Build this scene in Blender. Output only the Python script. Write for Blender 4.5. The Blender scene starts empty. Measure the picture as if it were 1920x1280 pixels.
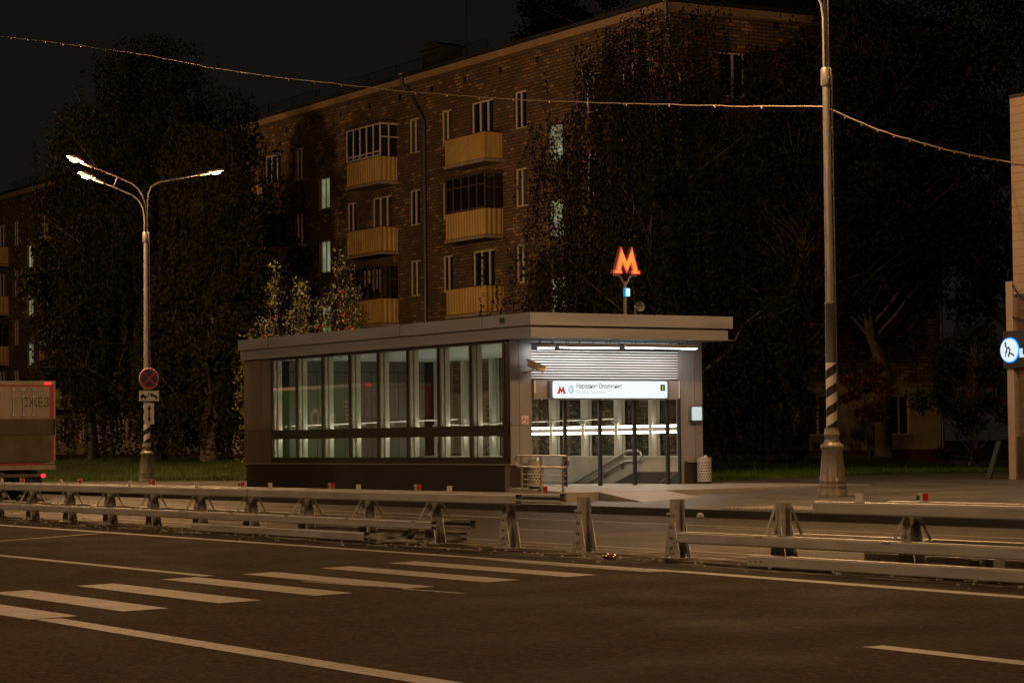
import bpy, math, random
import numpy as np
from mathutils import Vector, Matrix

S = bpy.context.scene
COL = S.collection
R = math.radians
PI = math.pi

# ------------------------------------------------------------------ camera
cam_data = bpy.data.cameras.new('camera')
cam = bpy.data.objects.new('camera', cam_data)
COL.objects.link(cam)
cam_data.sensor_width = 36.0
cam_data.lens = 84.313
cam_data.clip_start = 0.1
cam_data.clip_end = 2000
cam.matrix_world = Matrix(((0.52721193, 0.04119917, 0.84873447, 0.0),
                           (0.84966665, -0.01299984, -0.52715993, 0.0),
                           (-0.01068514, 0.99906638, -0.04185924, 1.5),
                           (0, 0, 0, 1)))
S.camera = cam

# ------------------------------------------------------------------ world (night sky lit by the city)
W = bpy.data.worlds.new('World')
S.world = W
W.use_nodes = True
wn = W.node_tree.nodes
wl = W.node_tree.links
bg = wn['Background']
tc = wn.new('ShaderNodeTexCoord')
sep = wn.new('ShaderNodeSeparateXYZ')
wl.new(tc.outputs['Generated'], sep.inputs[0])
cr = wn.new('ShaderNodeValToRGB')
cr.color_ramp.elements[0].position = 0.0
cr.color_ramp.elements[0].color = (0.0085, 0.0062, 0.0050, 1)
cr.color_ramp.elements[1].position = 0.45
cr.color_ramp.elements[1].color = (0.0040, 0.0037, 0.0035, 1)
wl.new(sep.outputs['Z'], cr.inputs[0])
wl.new(cr.outputs[0], bg.inputs['Color'])
bg.inputs['Strength'].default_value = 1.0

# ------------------------------------------------------------------ exposure and render
S.view_settings.view_transform = 'Standard'
S.view_settings.look = 'None'
S.view_settings.exposure = 0.0
S.view_settings.gamma = 1.0
S.render.engine = 'CYCLES'
S.cycles.use_denoising = True
S.cycles.max_bounces = 8
S.cycles.transparent_max_bounces = 24
S.cycles.sample_clamp_indirect = 3.0
S.cycles.caustics_reflective = False
S.cycles.caustics_refractive = False

LAMP_COL = (1.0, 0.56, 0.235)
NEAR_COL = (1.0, 0.60, 0.32)
LAMP_W = 1850.0            # far row, per head
NEAR_W = 1280.0            # row on the near side of the road

# ------------------------------------------------------------------ helpers
def tag(o, label=None, cat=None, group=None, kind=None):
    if label: o['label'] = label
    if cat: o['category'] = cat
    if group: o['group'] = group
    if kind: o['kind'] = kind
    return o

def thing(name, label, cat, loc=(0, 0, 0), rz=0.0, group=None):
    o = bpy.data.objects.new(name, None)
    o.empty_display_size = 0.3
    COL.objects.link(o)
    o.location = loc
    o.rotation_euler = (0, 0, rz)
    return tag(o, label, cat, group)

def copy_tree(o, parent=None):
    c = o.copy()
    COL.objects.link(c)
    if parent is not None: c.parent = parent
    for ch in list(o.children): copy_tree(ch, c)
    return c

class MB:
    """collects shapes; build() links them as one mesh"""
    def __init__(self): self.v = []; self.f = []; self.s = []
    def add(self, vs, fs, smooth=False):
        b = len(self.v)
        self.v.extend([tuple(p) for p in vs])
        for q in fs:
            self.f.append([b + i for i in q]); self.s.append(smooth)
        return self
    def box(self, x0, x1, y0, y1, z0, z1):
        vs = [(x, y, z) for z in (z0, z1) for y in (y0, y1) for x in (x0, x1)]
        return self.add(vs, [(0, 2, 3, 1), (4, 5, 7, 6), (0, 1, 5, 4), (2, 6, 7, 3), (0, 4, 6, 2), (1, 3, 7, 5)])
    def cbox(self, c, sx, sy, sz, m=None):
        vs = []
        for z in (-.5, .5):
            for y in (-.5, .5):
                for x in (-.5, .5):
                    p = Vector((x * sx, y * sy, z * sz))
                    if m is not None: p = m @ p
                    vs.append(p + Vector(c))
        return self.add(vs, [(0, 2, 3, 1), (4, 5, 7, 6), (0, 1, 5, 4), (2, 6, 7, 3), (0, 4, 6, 2), (1, 3, 7, 5)])
    def bevbox(self, x0, x1, y0, y1, z0, z1, b=0.01):
        # box with chamfered edges along x (longitudinal), simple octagonal section
        sec = [(y0 + b, z0), (y1 - b, z0), (y1, z0 + b), (y1, z1 - b), (y1 - b, z1), (y0 + b, z1), (y0, z1 - b), (y0, z0 + b)]
        vs = [(x0, y, z) for y, z in sec] + [(x1, y, z) for y, z in sec]
        n = 8
        fs = [(i, i + n, (i + 1) % n + n, (i + 1) % n) for i in range(n)]
        fs.append(tuple(range(n))); fs.append(tuple(range(2 * n - 1, n - 1, -1)))
        return self.add(vs, fs)
    def tube(self, path, r, n=10, cap=True, smooth=True):
        path = [Vector(p) for p in path]
        rs = r if isinstance(r, (list, tuple)) else [r] * len(path)
        vs = []; up = Vector((0, 0, 1)); prev = None
        for i, p in enumerate(path):
            a = path[max(i - 1, 0)]; b = path[min(i + 1, len(path) - 1)]
            d = (b - a)
            d = d.normalized() if d.length > 1e-9 else Vector((0, 0, 1))
            if prev is None:
                side = d.cross(up)
                if side.length < 1e-3: side = d.cross(Vector((0, 1, 0)))
            else:
                side = prev - d * prev.dot(d)
                if side.length < 1e-4: side = d.cross(up)
            side.normalize(); prev = side
            o = d.cross(side)
            for k in range(n):
                t = 2 * PI * k / n
                vs.append(p + (side * math.cos(t) + o * math.sin(t)) * rs[i])
        fs = []
        for i in range(len(path) - 1):
            for k in range(n):
                fs.append((i * n + k, i * n + (k + 1) % n, (i + 1) * n + (k + 1) % n, (i + 1) * n + k))
        self.add(vs, fs, smooth)
        if cap:
            self.add([vs[k] for k in range(n)], [tuple(reversed(range(n)))])
            self.add(vs[-n:], [tuple(range(n))])
        return self
    def lathe(self, prof, c=(0, 0, 0), n=24, smooth=True):
        vs = []
        for r, z in prof:
            for k in range(n):
                t = 2 * PI * k / n
                vs.append((c[0] + r * math.cos(t), c[1] + r * math.sin(t), c[2] + z))
        fs = []
        for i in range(len(prof) - 1):
            for k in range(n):
                fs.append((i * n + k, i * n + (k + 1) % n, (i + 1) * n + (k + 1) % n, (i + 1) * n + k))
        self.add(vs, fs, smooth)
        self.add(vs[:n], [tuple(reversed(range(n)))]); self.add(vs[-n:], [tuple(range(n))])
        return self
    def prism(self, pts, vec):
        """polygon pts (3-D, planar) pushed along vec"""
        n = len(pts); vec = Vector(vec)
        a = [Vector(p) for p in pts]; b = [p + vec for p in a]
        fs = [tuple(range(n)), tuple(range(2 * n - 1, n - 1, -1))]
        fs += [(i, i + n, (i + 1) % n + n, (i + 1) % n) for i in range(n)]
        return self.add(a + b, fs)
    def quad(self, a, b, c, d): return self.add([a, b, c, d], [(0, 1, 2, 3)])
    def build(self, name, m, parent=None, label=None, loc=None):
        me = bpy.data.meshes.new(name)
        me.from_pydata(self.v, [], self.f)
        me.polygons.foreach_set('use_smooth', self.s)
        me.update()
        import bmesh
        if len(self.f) < 6000:
            bm = bmesh.new(); bm.from_mesh(me)
            bmesh.ops.recalc_face_normals(bm, faces=bm.faces)
            bm.to_mesh(me); bm.free()
        if isinstance(m, (list, tuple)):
            for q in m: me.materials.append(q)
        else: me.materials.append(m)
        o = bpy.data.objects.new(name, me)
        COL.objects.link(o)
        if parent is not None: o.parent = parent
        if loc is not None: o.location = loc
        if label: o['label'] = label
        return o

def rot_z(a): return Matrix.Rotation(a, 3, 'Z')

# ------------------------------------------------------------------ materials
def mat(name, col, rough=0.6, metal=0.0, var=0.0, vscale=8.0, bump=0.0, bscale=40.0, spec=0.5, stretch=None, var_col=None, rvar=0.0, coat=0.0):
    m = bpy.data.materials.new(name); m.use_nodes = True
    nt = m.node_tree; N = nt.nodes; L = nt.links
    p = N['Principled BSDF']
    p.inputs['Base Color'].default_value = (*col, 1)
    p.inputs['Roughness'].default_value = rough
    p.inputs['Metallic'].default_value = metal
    p.inputs['Specular IOR Level'].default_value = spec
    p.inputs['Coat Weight'].default_value = coat
    if var or bump or rvar:
        t = N.new('ShaderNodeTexCoord'); mp = N.new('ShaderNodeMapping')
        L.new(t.outputs['Object'], mp.inputs[0])
        if stretch: mp.inputs['Scale'].default_value = stretch
    if var or rvar:
        nz = N.new('ShaderNodeTexNoise'); nz.inputs['Scale'].default_value = vscale; nz.inputs['Detail'].default_value = 6
        L.new(mp.outputs[0], nz.inputs['Vector'])
        rmp = N.new('ShaderNodeMapRange')
        rmp.inputs['From Min'].default_value = 0.3; rmp.inputs['From Max'].default_value = 0.7
        L.new(nz.outputs['Fac'], rmp.inputs['Value'])
    if var:
        mx = N.new('ShaderNodeMix'); mx.data_type = 'RGBA'
        L.new(rmp.outputs[0], mx.inputs['Factor'])
        c2 = var_col if var_col else tuple(min(1, c * (1 + var)) for c in col)
        c1 = col if var_col else tuple(c * (1 - var) for c in col)
        mx.inputs['A'].default_value = (*c1, 1); mx.inputs['B'].default_value = (*c2, 1)
        L.new(mx.outputs['Result'], p.inputs['Base Color'])
    if rvar:
        r2 = N.new('ShaderNodeMapRange')
        r2.inputs['To Min'].default_value = max(0.02, rough - rvar); r2.inputs['To Max'].default_value = min(1, rough + rvar)
        L.new(rmp.outputs[0], r2.inputs['Value']); L.new(r2.outputs[0], p.inputs['Roughness'])
    if bump:
        nb = N.new('ShaderNodeTexNoise'); nb.inputs['Scale'].default_value = bscale; nb.inputs['Detail'].default_value = 4
        L.new(mp.outputs[0], nb.inputs['Vector'])
        b = N.new('ShaderNodeBump'); b.inputs['Strength'].default_value = bump; b.inputs['Distance'].default_value = 0.02
        L.new(nb.outputs['Fac'], b.inputs['Height']); L.new(b.outputs[0], p.inputs['Normal'])
    return m

def emis(name, col, strength):
    m = bpy.data.materials.new(name); m.use_nodes = True
    nt = m.node_tree; N = nt.nodes
    N.remove(N['Principled BSDF'])
    e = N.new('ShaderNodeEmission'); e.inputs[0].default_value = (*col, 1); e.inputs[1].default_value = strength
    nt.links.new(e.outputs[0], N['Material Output'].inputs[0])
    return m

def glass(name, tint=(0.92, 0.97, 0.94), rough=0.01, boost=1.0, dust=0.05):
    m = bpy.data.materials.new(name); m.use_nodes = True
    nt = m.node_tree; N = nt.nodes; L = nt.links
    N.remove(N['Principled BSDF'])
    tr = N.new('ShaderNodeBsdfTransparent'); tr.inputs[0].default_value = (*tint, 1)
    gl = N.new('ShaderNodeBsdfGlossy'); gl.inputs['Roughness'].default_value = rough
    gl.inputs['Color'].default_value = (0.95, 0.95, 0.95, 1)
    ge = N.new('ShaderNodeNewGeometry')
    dt = N.new('ShaderNodeVectorMath'); dt.operation = 'DOT_PRODUCT'
    L.new(ge.outputs['Normal'], dt.inputs[0]); L.new(ge.outputs['Incoming'], dt.inputs[1])
    def mth(op, a, v, b=None):
        q = N.new('ShaderNodeMath'); q.operation = op; L.new(a, q.inputs[0])
        if b is not None: L.new(b, q.inputs[1])
        elif v is not None: q.inputs[1].default_value = v
        return q.outputs[0]
    ab = mth('ABSOLUTE', dt.outputs['Value'], None)
    inv = N.new('ShaderNodeMath'); inv.operation = 'SUBTRACT'; inv.inputs[0].default_value = 1.0; L.new(ab, inv.inputs[1])
    p5 = mth('POWER', inv.outputs[0], 5.0)
    fac = mth('MULTIPLY_ADD', p5, .9); fac.node.inputs[2].default_value = .085
    fac = mth('MINIMUM', mth('MULTIPLY', fac, boost), .95)
    mx = N.new('ShaderNodeMixShader')
    L.new(fac, mx.inputs[0])
    L.new(tr.outputs[0], mx.inputs[1]); L.new(gl.outputs[0], mx.inputs[2])
    df = N.new('ShaderNodeBsdfDiffuse'); df.inputs[0].default_value = (.5, .47, .42, 1)  # even pale diffuse veil, added over the panes to brighten them
    m2 = N.new('ShaderNodeMixShader'); m2.inputs[0].default_value = dust
    L.new(mx.outputs[0], m2.inputs[1]); L.new(df.outputs[0], m2.inputs[2])
    L.new(m2.outputs[0], N['Material Output'].inputs[0])
    return m

def brick_mat(name, c1, c2, mortar, bw, bh, rough=0.85, sheet='wall', patch=None, msize=0.012, off=0.5, bump=0.35, dirt=0.25):
    m = bpy.data.materials.new(name); m.use_nodes = True
    nt = m.node_tree; N = nt.nodes; L = nt.links
    p = N['Principled BSDF']; p.inputs['Roughness'].default_value = rough
    t = N.new('ShaderNodeTexCoord'); s = N.new('ShaderNodeSeparateXYZ'); L.new(t.outputs['Object'], s.inputs[0])
    c = N.new('ShaderNodeCombineXYZ')
    if sheet == 'wall':
        a = N.new('ShaderNodeMath'); a.operation = 'ADD'
        L.new(s.outputs[0], a.inputs[0]); L.new(s.outputs[1], a.inputs[1])
        L.new(a.outputs[0], c.inputs[0]); L.new(s.outputs[2], c.inputs[1])
    else:
        L.new(s.outputs[0], c.inputs[0]); L.new(s.outputs[1], c.inputs[1])
    b = N.new('ShaderNodeTexBrick'); b.offset = off
    b.inputs['Scale'].default_value = 1.0
    b.inputs['Brick Width'].default_value = bw; b.inputs['Row Height'].default_value = bh
    b.inputs['Mortar Size'].default_value = msize
    b.inputs['Color1'].default_value = (*c1, 1); b.inputs['Color2'].default_value = (*c2, 1)
    b.inputs['Mortar'].default_value = (*mortar, 1)
    L.new(c.outputs[0], b.inputs['Vector'])
    out = b.outputs['Color']
    if patch:
        # single paler blocks, clustered in vertical runs
        b2 = N.new('ShaderNodeTexBrick'); b2.offset = off
        b2.inputs['Scale'].default_value = 1.0
        b2.inputs['Brick Width'].default_value = bw; b2.inputs['Row Height'].default_value = bh
        b2.inputs['Mortar Size'].default_value = msize
        b2.inputs['Color1'].default_value = (0, 0, 0, 1); b2.inputs['Color2'].default_value = (1, 1, 1, 1)
        b2.inputs['Mortar'].default_value = (0, 0, 0, 1); b2.inputs['Bias'].default_value = 0.0
        L.new(c.outputs[0], b2.inputs['Vector'])
        nz = N.new('ShaderNodeTexNoise'); nz.inputs['Scale'].default_value = 1.0; nz.inputs['Detail'].default_value = 2
        mp = N.new('ShaderNodeMapping'); mp.inputs['Scale'].default_value = (0.9, 0.35, 1)
        L.new(c.outputs[0], mp.inputs[0]); L.new(mp.outputs[0], nz.inputs['Vector'])
        ad = N.new('ShaderNodeMath'); ad.operation = 'MULTIPLY'
        L.new(b2.outputs['Color'], ad.inputs[0]); L.new(nz.outputs['Fac'], ad.inputs[1])
        mr = N.new('ShaderNodeMapRange'); mr.inputs['From Min'].default_value = 0.43; mr.inputs['From Max'].default_value = 0.47
        L.new(ad.outputs[0], mr.inputs['Value'])
        mx = N.new('ShaderNodeMix'); mx.data_type = 'RGBA'
        L.new(mr.outputs[0], mx.inputs['Factor']); L.new(out, mx.inputs['A']); mx.inputs['B'].default_value = (*patch, 1)
        out = mx.outputs['Result']
    if dirt:
        nd = N.new('ShaderNodeTexNoise'); nd.inputs['Scale'].default_value = 0.7; nd.inputs['Detail'].default_value = 8
        L.new(t.outputs['Object'], nd.inputs['Vector'])
        md = N.new('ShaderNodeMapRange'); md.inputs['From Min'].default_value = 0.3; md.inputs['From Max'].default_value = 0.7
        md.inputs['To Min'].default_value = 1 - dirt; md.inputs['To Max'].default_value = 1 + dirt
        L.new(nd.outputs['Fac'], md.inputs['Value'])
        mu = N.new('ShaderNodeMix'); mu.data_type = 'RGBA'; mu.blend_type = 'MULTIPLY'; mu.inputs['Factor'].default_value = 1
        L.new(out, mu.inputs['A'])
        cc = N.new('ShaderNodeCombineColor')
        for i in range(3): L.new(md.outputs[0], cc.inputs[i])
        L.new(cc.outputs[0], mu.inputs['B']); out = mu.outputs['Result']
    L.new(out, p.inputs['Base Color'])
    bp = N.new('ShaderNodeBump'); bp.inputs['Strength'].default_value = bump; bp.inputs['Distance'].default_value = 0.01
    bp.invert = True
    L.new(b.outputs['Fac'], bp.inputs['Height']); L.new(bp.outputs[0], p.inputs['Normal'])
    return m

def asphalt_mat(name='asphalt', col=(0.029, 0.0155, 0.0062), r0=.70, r1=.88, spec=.12):
    m = bpy.data.materials.new(name); m.use_nodes = True
    nt = m.node_tree; N = nt.nodes; L = nt.links
    p = N['Principled BSDF']
    t = N.new('ShaderNodeTexCoord')
    mp = N.new('ShaderNodeMapping'); mp.inputs['Scale'].default_value = (0.06, 0.9, 1)     # wheel tracks along the road
    L.new(t.outputs['Object'], mp.inputs[0])
    n1 = N.new('ShaderNodeTexNoise'); n1.inputs['Scale'].default_value = 1.0; n1.inputs['Detail'].default_value = 5
    L.new(mp.outputs[0], n1.inputs['Vector'])
    n2 = N.new('ShaderNodeTexNoise'); n2.inputs['Scale'].default_value = 6.0; n2.inputs['Detail'].default_value = 14; n2.inputs['Roughness'].default_value = 0.88
    L.new(t.outputs['Object'], n2.inputs['Vector'])
    n3 = N.new('ShaderNodeTexNoise'); n3.inputs['Scale'].default_value = 0.8; n3.inputs['Detail'].default_value = 6
    L.new(t.outputs['Object'], n3.inputs['Vector'])
    def rng(src, a, b, c, d):
        r = N.new('ShaderNodeMapRange')
        r.inputs['From Min'].default_value = a; r.inputs['From Max'].default_value = b
        r.inputs['To Min'].default_value = c; r.inputs['To Max'].default_value = d
        L.new(src, r.inputs['Value']); return r.outputs[0]
    def mul(a, b):
        q = N.new('ShaderNodeMath'); q.operation = 'MULTIPLY'; L.new(a, q.inputs[0]); L.new(b, q.inputs[1]); return q.outputs[0]
    vg = N.new('ShaderNodeTexVoronoi'); vg.inputs['Scale'].default_value = 30.0
    L.new(t.outputs['Object'], vg.inputs['Vector'])
    sg = N.new('ShaderNodeSeparateColor'); L.new(vg.outputs['Color'], sg.inputs[0])
    grain = rng(sg.outputs[0], 0, 1, .05, 2.1)
    f = mul(mul(rng(n1.outputs[0], .3, .7, .86, 1.14), rng(n2.outputs[0], .36, .64, .45, 1.55)), mul(grain, rng(n3.outputs[0], .3, .7, .72, 1.28)))
    vo = N.new('ShaderNodeTexVoronoi'); vo.inputs['Scale'].default_value = 9.0
    L.new(t.outputs['Object'], vo.inputs['Vector'])
    chip = rng(vo.outputs['Distance'], 0.0, 0.075, 1.0, 0.0)
    wn_ = N.new('ShaderNodeTexWhiteNoise'); L.new(vo.outputs['Position'], wn_.inputs['Vector'])
    chip = mul(chip, rng(wn_.outputs['Value'], .84, .86, 0, 1))
    cc = N.new('ShaderNodeCombineColor')
    for i, k in enumerate(col):
        q = N.new('ShaderNodeMath'); q.operation = 'MULTIPLY'; q.inputs[1].default_value = k
        L.new(f, q.inputs[0]); L.new(q.outputs[0], cc.inputs[i])
    mx = N.new('ShaderNodeMix'); mx.data_type = 'RGBA'
    L.new(chip, mx.inputs['Factor']); L.new(cc.outputs[0], mx.inputs['A']); mx.inputs['B'].default_value = (.45, .42, .38, 1)
    L.new(mx.outputs['Result'], p.inputs['Base Color'])
    L.new(rng(n3.outputs[0], .3, .7, r0, r1), p.inputs['Roughness']); p.inputs['Specular IOR Level'].default_value = spec
    b = N.new('ShaderNodeBump'); b.inputs['Strength'].default_value = 0.6; b.inputs['Distance'].default_value = 0.03
    L.new(n2.outputs[0], b.inputs['Height']); L.new(b.outputs[0], p.inputs['Normal'])
    return m

def paint_mat(name, col=(0.50, 0.46, 0.41), wear=0.43):
    """worn road paint: shows asphalt through where it has gone"""
    m = bpy.data.materials.new(name); m.use_nodes = True
    nt = m.node_tree; N = nt.nodes; L = nt.links
    p = N['Principled BSDF']; p.inputs['Roughness'].default_value = 0.6
    t = N.new('ShaderNodeTexCoord')
    n = N.new('ShaderNodeTexNoise'); n.inputs['Scale'].default_value = 14; n.inputs['Detail'].default_value = 9; n.inputs['Roughness'].default_value = .7
    L.new(t.outputs['Object'], n.inputs['Vector'])
    r = N.new('ShaderNodeMapRange'); r.inputs['From Min'].default_value = wear - .07; r.inputs['From Max'].default_value = wear + .03
    L.new(n.outputs[0], r.inputs['Value'])
    mx = N.new('ShaderNodeMix'); mx.data_type = 'RGBA'
    mx.inputs['A'].default_value = (.035, .031, .027, 1); mx.inputs['B'].default_value = (*col, 1)
    L.new(r.outputs[0], mx.inputs['Factor'])
    n2 = N.new('ShaderNodeTexNoise'); n2.inputs['Scale'].default_value = 2.2; n2.inputs['Detail'].default_value = 10; n2.inputs['Roughness'].default_value = .7
    L.new(t.outputs['Object'], n2.inputs['Vector'])
    r2 = N.new('ShaderNodeMapRange'); r2.inputs['From Min'].default_value = .3; r2.inputs['From Max'].default_value = .7
    r2.inputs['To Min'].default_value = .60; r2.inputs['To Max'].default_value = 1.08
    L.new(n2.outputs[0], r2.inputs['Value'])
    mu = N.new('ShaderNodeMix'); mu.data_type = 'RGBA'; mu.blend_type = 'MULTIPLY'; mu.inputs['Factor'].default_value = 1
    L.new(mx.outputs['Result'], mu.inputs['A'])
    cc = N.new('ShaderNodeCombineColor')
    for i in range(3): L.new(r2.outputs[0], cc.inputs[i])
    L.new(cc.outputs[0], mu.inputs['B'])
    L.new(mu.outputs['Result'], p.inputs['Base Color'])
    return m

def patchy_mat(name, col, lo, hi, scale=3.0, stretch=(1, 1, 1), rough=.9):
    """loose dirt: opaque only where a noise says so"""
    m = mat(name, col, rough, var=.4, vscale=25, bump=.4, bscale=60)
    nt = m.node_tree; N = nt.nodes; L = nt.links
    t = N.new('ShaderNodeTexCoord'); mp = N.new('ShaderNodeMapping'); mp.inputs['Scale'].default_value = stretch
    n = N.new('ShaderNodeTexNoise'); n.inputs['Scale'].default_value = scale; n.inputs['Detail'].default_value = 8; n.inputs['Roughness'].default_value = .7
    L.new(t.outputs['Object'], mp.inputs[0]); L.new(mp.outputs[0], n.inputs['Vector'])
    r = N.new('ShaderNodeMapRange'); r.inputs['From Min'].default_value = lo; r.inputs['From Max'].default_value = hi
    L.new(n.outputs[0], r.inputs['Value']); L.new(r.outputs[0], N['Principled BSDF'].inputs['Alpha'])
    return m

def stripe_mat():
    """black and white helical bands round a pole"""
    m = mat('striped paint', (.7, .68, .64), .5)
    nt = m.node_tree; N = nt.nodes; L = nt.links; p = N['Principled BSDF']
    t = N.new('ShaderNodeTexCoord'); s = N.new('ShaderNodeSeparateXYZ'); L.new(t.outputs['Object'], s.inputs[0])
    at = N.new('ShaderNodeMath'); at.operation = 'ARCTAN2'
    L.new(s.outputs[1], at.inputs[0]); L.new(s.outputs[0], at.inputs[1])
    k = N.new('ShaderNodeMath'); k.operation = 'MULTIPLY'; k.inputs[1].default_value = -1 / (2 * PI); L.new(at.outputs[0], k.inputs[0])
    z = N.new('ShaderNodeMath'); z.operation = 'MULTIPLY_ADD'; z.inputs[1].default_value = 1 / 0.40
    L.new(s.outputs[2], z.inputs[0]); L.new(k.outputs[0], z.inputs[2])
    fr = N.new('ShaderNodeMath'); fr.operation = 'FRACT'; L.new(z.outputs[0], fr.inputs[0])
    g = N.new('ShaderNodeMath'); g.operation = 'GREATER_THAN'; g.inputs[1].default_value = .52; L.new(fr.outputs[0], g.inputs[0])
    mx = N.new('ShaderNodeMix'); mx.data_type = 'RGBA'; L.new(g.outputs[0], mx.inputs['Factor'])
    mx.inputs['A'].default_value = (.62, .60, .56, 1); mx.inputs['B'].default_value = (.012, .012, .014, 1)
    L.new(mx.outputs['Result'], p.inputs['Base Color'])
    return m

def perforated_mat():
    """steel sheet with rows of punched holes, laid out round a cylinder"""
    m = mat('perforated steel', (.42, .40, .37), .5, .35)
    nt = m.node_tree; N = nt.nodes; L = nt.links; p = N['Principled BSDF']
    t = N.new('ShaderNodeTexCoord'); s = N.new('ShaderNodeSeparateXYZ'); L.new(t.outputs['Object'], s.inputs[0])
    def mth(op, a=None, b=None, va=None, vb=None):
        q = N.new('ShaderNodeMath'); q.operation = op
        if a is not None: L.new(a, q.inputs[0])
        if va is not None: q.inputs[0].default_value = va
        if b is not None: L.new(b, q.inputs[1])
        if vb is not None: q.inputs[1].default_value = vb
        return q.outputs[0]
    at = mth('ARCTAN2', s.outputs[1], s.outputs[0])
    u = mth('MULTIPLY', at, vb=16 / (2 * PI)); v = mth('MULTIPLY', s.outputs[2], vb=1 / 0.072)
    row = mth('FLOOR', v); half = mth('MULTIPLY', mth('MODULO', row, vb=2.0), vb=.5)
    uf = mth('SUBTRACT', mth('FRACT', mth('ADD', u, half)), vb=.5); vf = mth('SUBTRACT', mth('FRACT', v), vb=.5)
    d = mth('SQRT', mth('ADD', mth('MULTIPLY', uf, uf), mth('MULTIPLY', vf, vf)))
    hole = mth('LESS_THAN', d, vb=.27)
    inz = mth('MULTIPLY', mth('GREATER_THAN', s.outputs[2], vb=.10), mth('LESS_THAN', s.outputs[2], vb=.60))
    hole = mth('MULTIPLY', hole, inz)
    al = mth('SUBTRACT', hole, va=1.0) if False else mth('SUBTRACT', b=hole, va=1.0)
    L.new(al, p.inputs['Alpha'])
    return m

M = {}
M['asphalt'] = asphalt_mat()
M['asphalt_far'] = asphalt_mat('polished asphalt', (.028, .0205, .015), .48, .66, .22)
M['paint'] = paint_mat('road paint')
M['paint_old'] = paint_mat('worn road paint', (.42, .38, .32), .50)
M['paint_yellow'] = paint_mat('yellow road paint', (.58, .40, .10), .40)
M['dust'] = patchy_mat('road dust', (.34, .27, .19), .50, .60, 1.6, (.5, 2.2, 1))
M['damp'] = patchy_mat('oil stain', (.02, .018, .017), .48, .62, .9, (.4, 1.5, 1))
M['paving'] = brick_mat('paving blocks', (.090, .088, .092), (.135, .132, .14), (.03, .028, .028), .40, .20, .5, 'floor', msize=.006, bump=.25, dirt=.3)
M['platform'] = mat('granite paving', (.30, .285, .265), .5, var=.22, vscale=3, bump=.08, rvar=.12)
M['kerb'] = mat('shaded kerb granite', (.05, .045, .042), .75, var=.3, vscale=2.0, bump=.3, bscale=30)  # shade on the kerb face is put into this darkened colour
M['lawn'] = mat('lawn', (.020, .036, .010), .9, var=.5, vscale=1.2, bump=.8, bscale=25)
M['blade'] = mat('grass blades', (.066, .112, .022), .8, spec=.2, var=.6, vscale=.7)
M['soil'] = mat('soil', (.05, .042, .033), .95, var=.3, vscale=1)
M['galv'] = mat('galvanised steel', (.50, .485, .44), .40, .35, var=.12, vscale=5, rvar=.08, stretch=(.4, 2, 2))
M['galv_post'] = mat('galvanised post', (.44, .425, .39), .42, .35, var=.18, vscale=10, rvar=.15)
M['rust'] = mat('stained steel end', (.16, .12, .09), .8, .2, var=.4, vscale=12)
M['dark_metal'] = mat('dark metal', (.03, .03, .032), .45, .4)
M['steel'] = mat('brushed steel', (.40, .39, .37), .3, .9, var=.1, vscale=20)
M['pole'] = mat('lamp pole paint', (.125, .12, .115), .42, .35, var=.12, vscale=4, rvar=.1, stretch=(3, 3, .6))
M['cast'] = mat('lamp base paint', (.24, .215, .185), .33, .2, var=.15, vscale=5, rvar=.1)
M['stripe'] = stripe_mat()
M['clad'] = mat('bronze cladding', (.165, .135, .105), .42, .35, var=.14, vscale=1.5, rvar=.08, stretch=(1, 1, .3))
M['clad_front'] = mat('grey composite cladding', (.225, .215, .215), .45, .25, var=.10, vscale=1.2, rvar=.08, stretch=(1, 1, .3))
M['fascia'] = mat('fascia metal', (.25, .265, .30), .42, .3, var=.12, vscale=1.2, rvar=.08, stretch=(.3, .3, 2))
M['frame'] = mat('dark bronze frame', (.045, .035, .028), .35, .4, var=.2, vscale=4)
M['sill'] = mat('sill metal', (.42, .38, .33), .28, .6)
M['granite'] = mat('dark granite', (.024, .018, .013), .6, var=.75, vscale=1.1, rvar=.15, spec=.3, var_col=(.05, .036, .022))
M['inner'] = mat('painted steel', (.66, .65, .58), .55, var=.08, vscale=2)
M['inner_wall'] = mat('grey wall panel', (.075, .073, .058), .6, var=.1, vscale=1.2)
M['stone'] = mat('pale stone slab', (.52, .49, .43), .5, var=.14, vscale=2.2, bump=.05, rvar=.1)
M['ceiling'] = mat('ceiling slats', (.42, .45, .44), .6)
M['soffit'] = mat('canopy soffit', (.17, .18, .20), .45, .2)
M['dark_floor'] = mat('dark stone', (.045, .043, .038), .5, var=.2, vscale=3)
M['louvre'] = mat('white louvre', (.74, .72, .67), .45)
M['beam_panel'] = mat('sign beam panel', (.27, .24, .25), .4, .3, var=.06)
M['glass'] = glass('window glass', boost=1.7)
M['band_dark'] = mat('dark band panel', (.09, .08, .085), .5)
M['led'] = emis('strip light', (1.0, .89, .66), 19.0)
M['fixture'] = emis('fixture tube', (.98, .97, .95), 36.0)
M['sign_white'] = emis('backlit white panel', (.93, .98, 1.0), 1.0)
M['sign_frame'] = mat('sign frame', (.12, .16, .17), .4, .3)
M['txt_dark'] = mat('dark blue lettering', (.035, .055, .10), .5)
M['txt_red'] = emis('red emblem', (.55, .035, .02), .8)
M['txt_pale'] = emis('pale blue print', (.60, .75, .84), .95)
M['txt_ring'] = emis('pale blue disc', (.47, .68, .84), .95)
M['txt_grey'] = emis('grey print', (.62, .66, .68), 1.0)
M['badge'] = mat('badge dark', (.01, .03, .04), .5)
M['badge_y'] = emis('badge yellow', (.85, .80, .02), .9)
M['neon'] = emis('lit letter face', (1.0, .30, .045), 1.15)
M['neon_edge'] = emis('lit letter edge', (1.0, .07, .045), 1.0)
M['neon_side'] = mat('letter side', (.12, .008, .006), .5)
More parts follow.
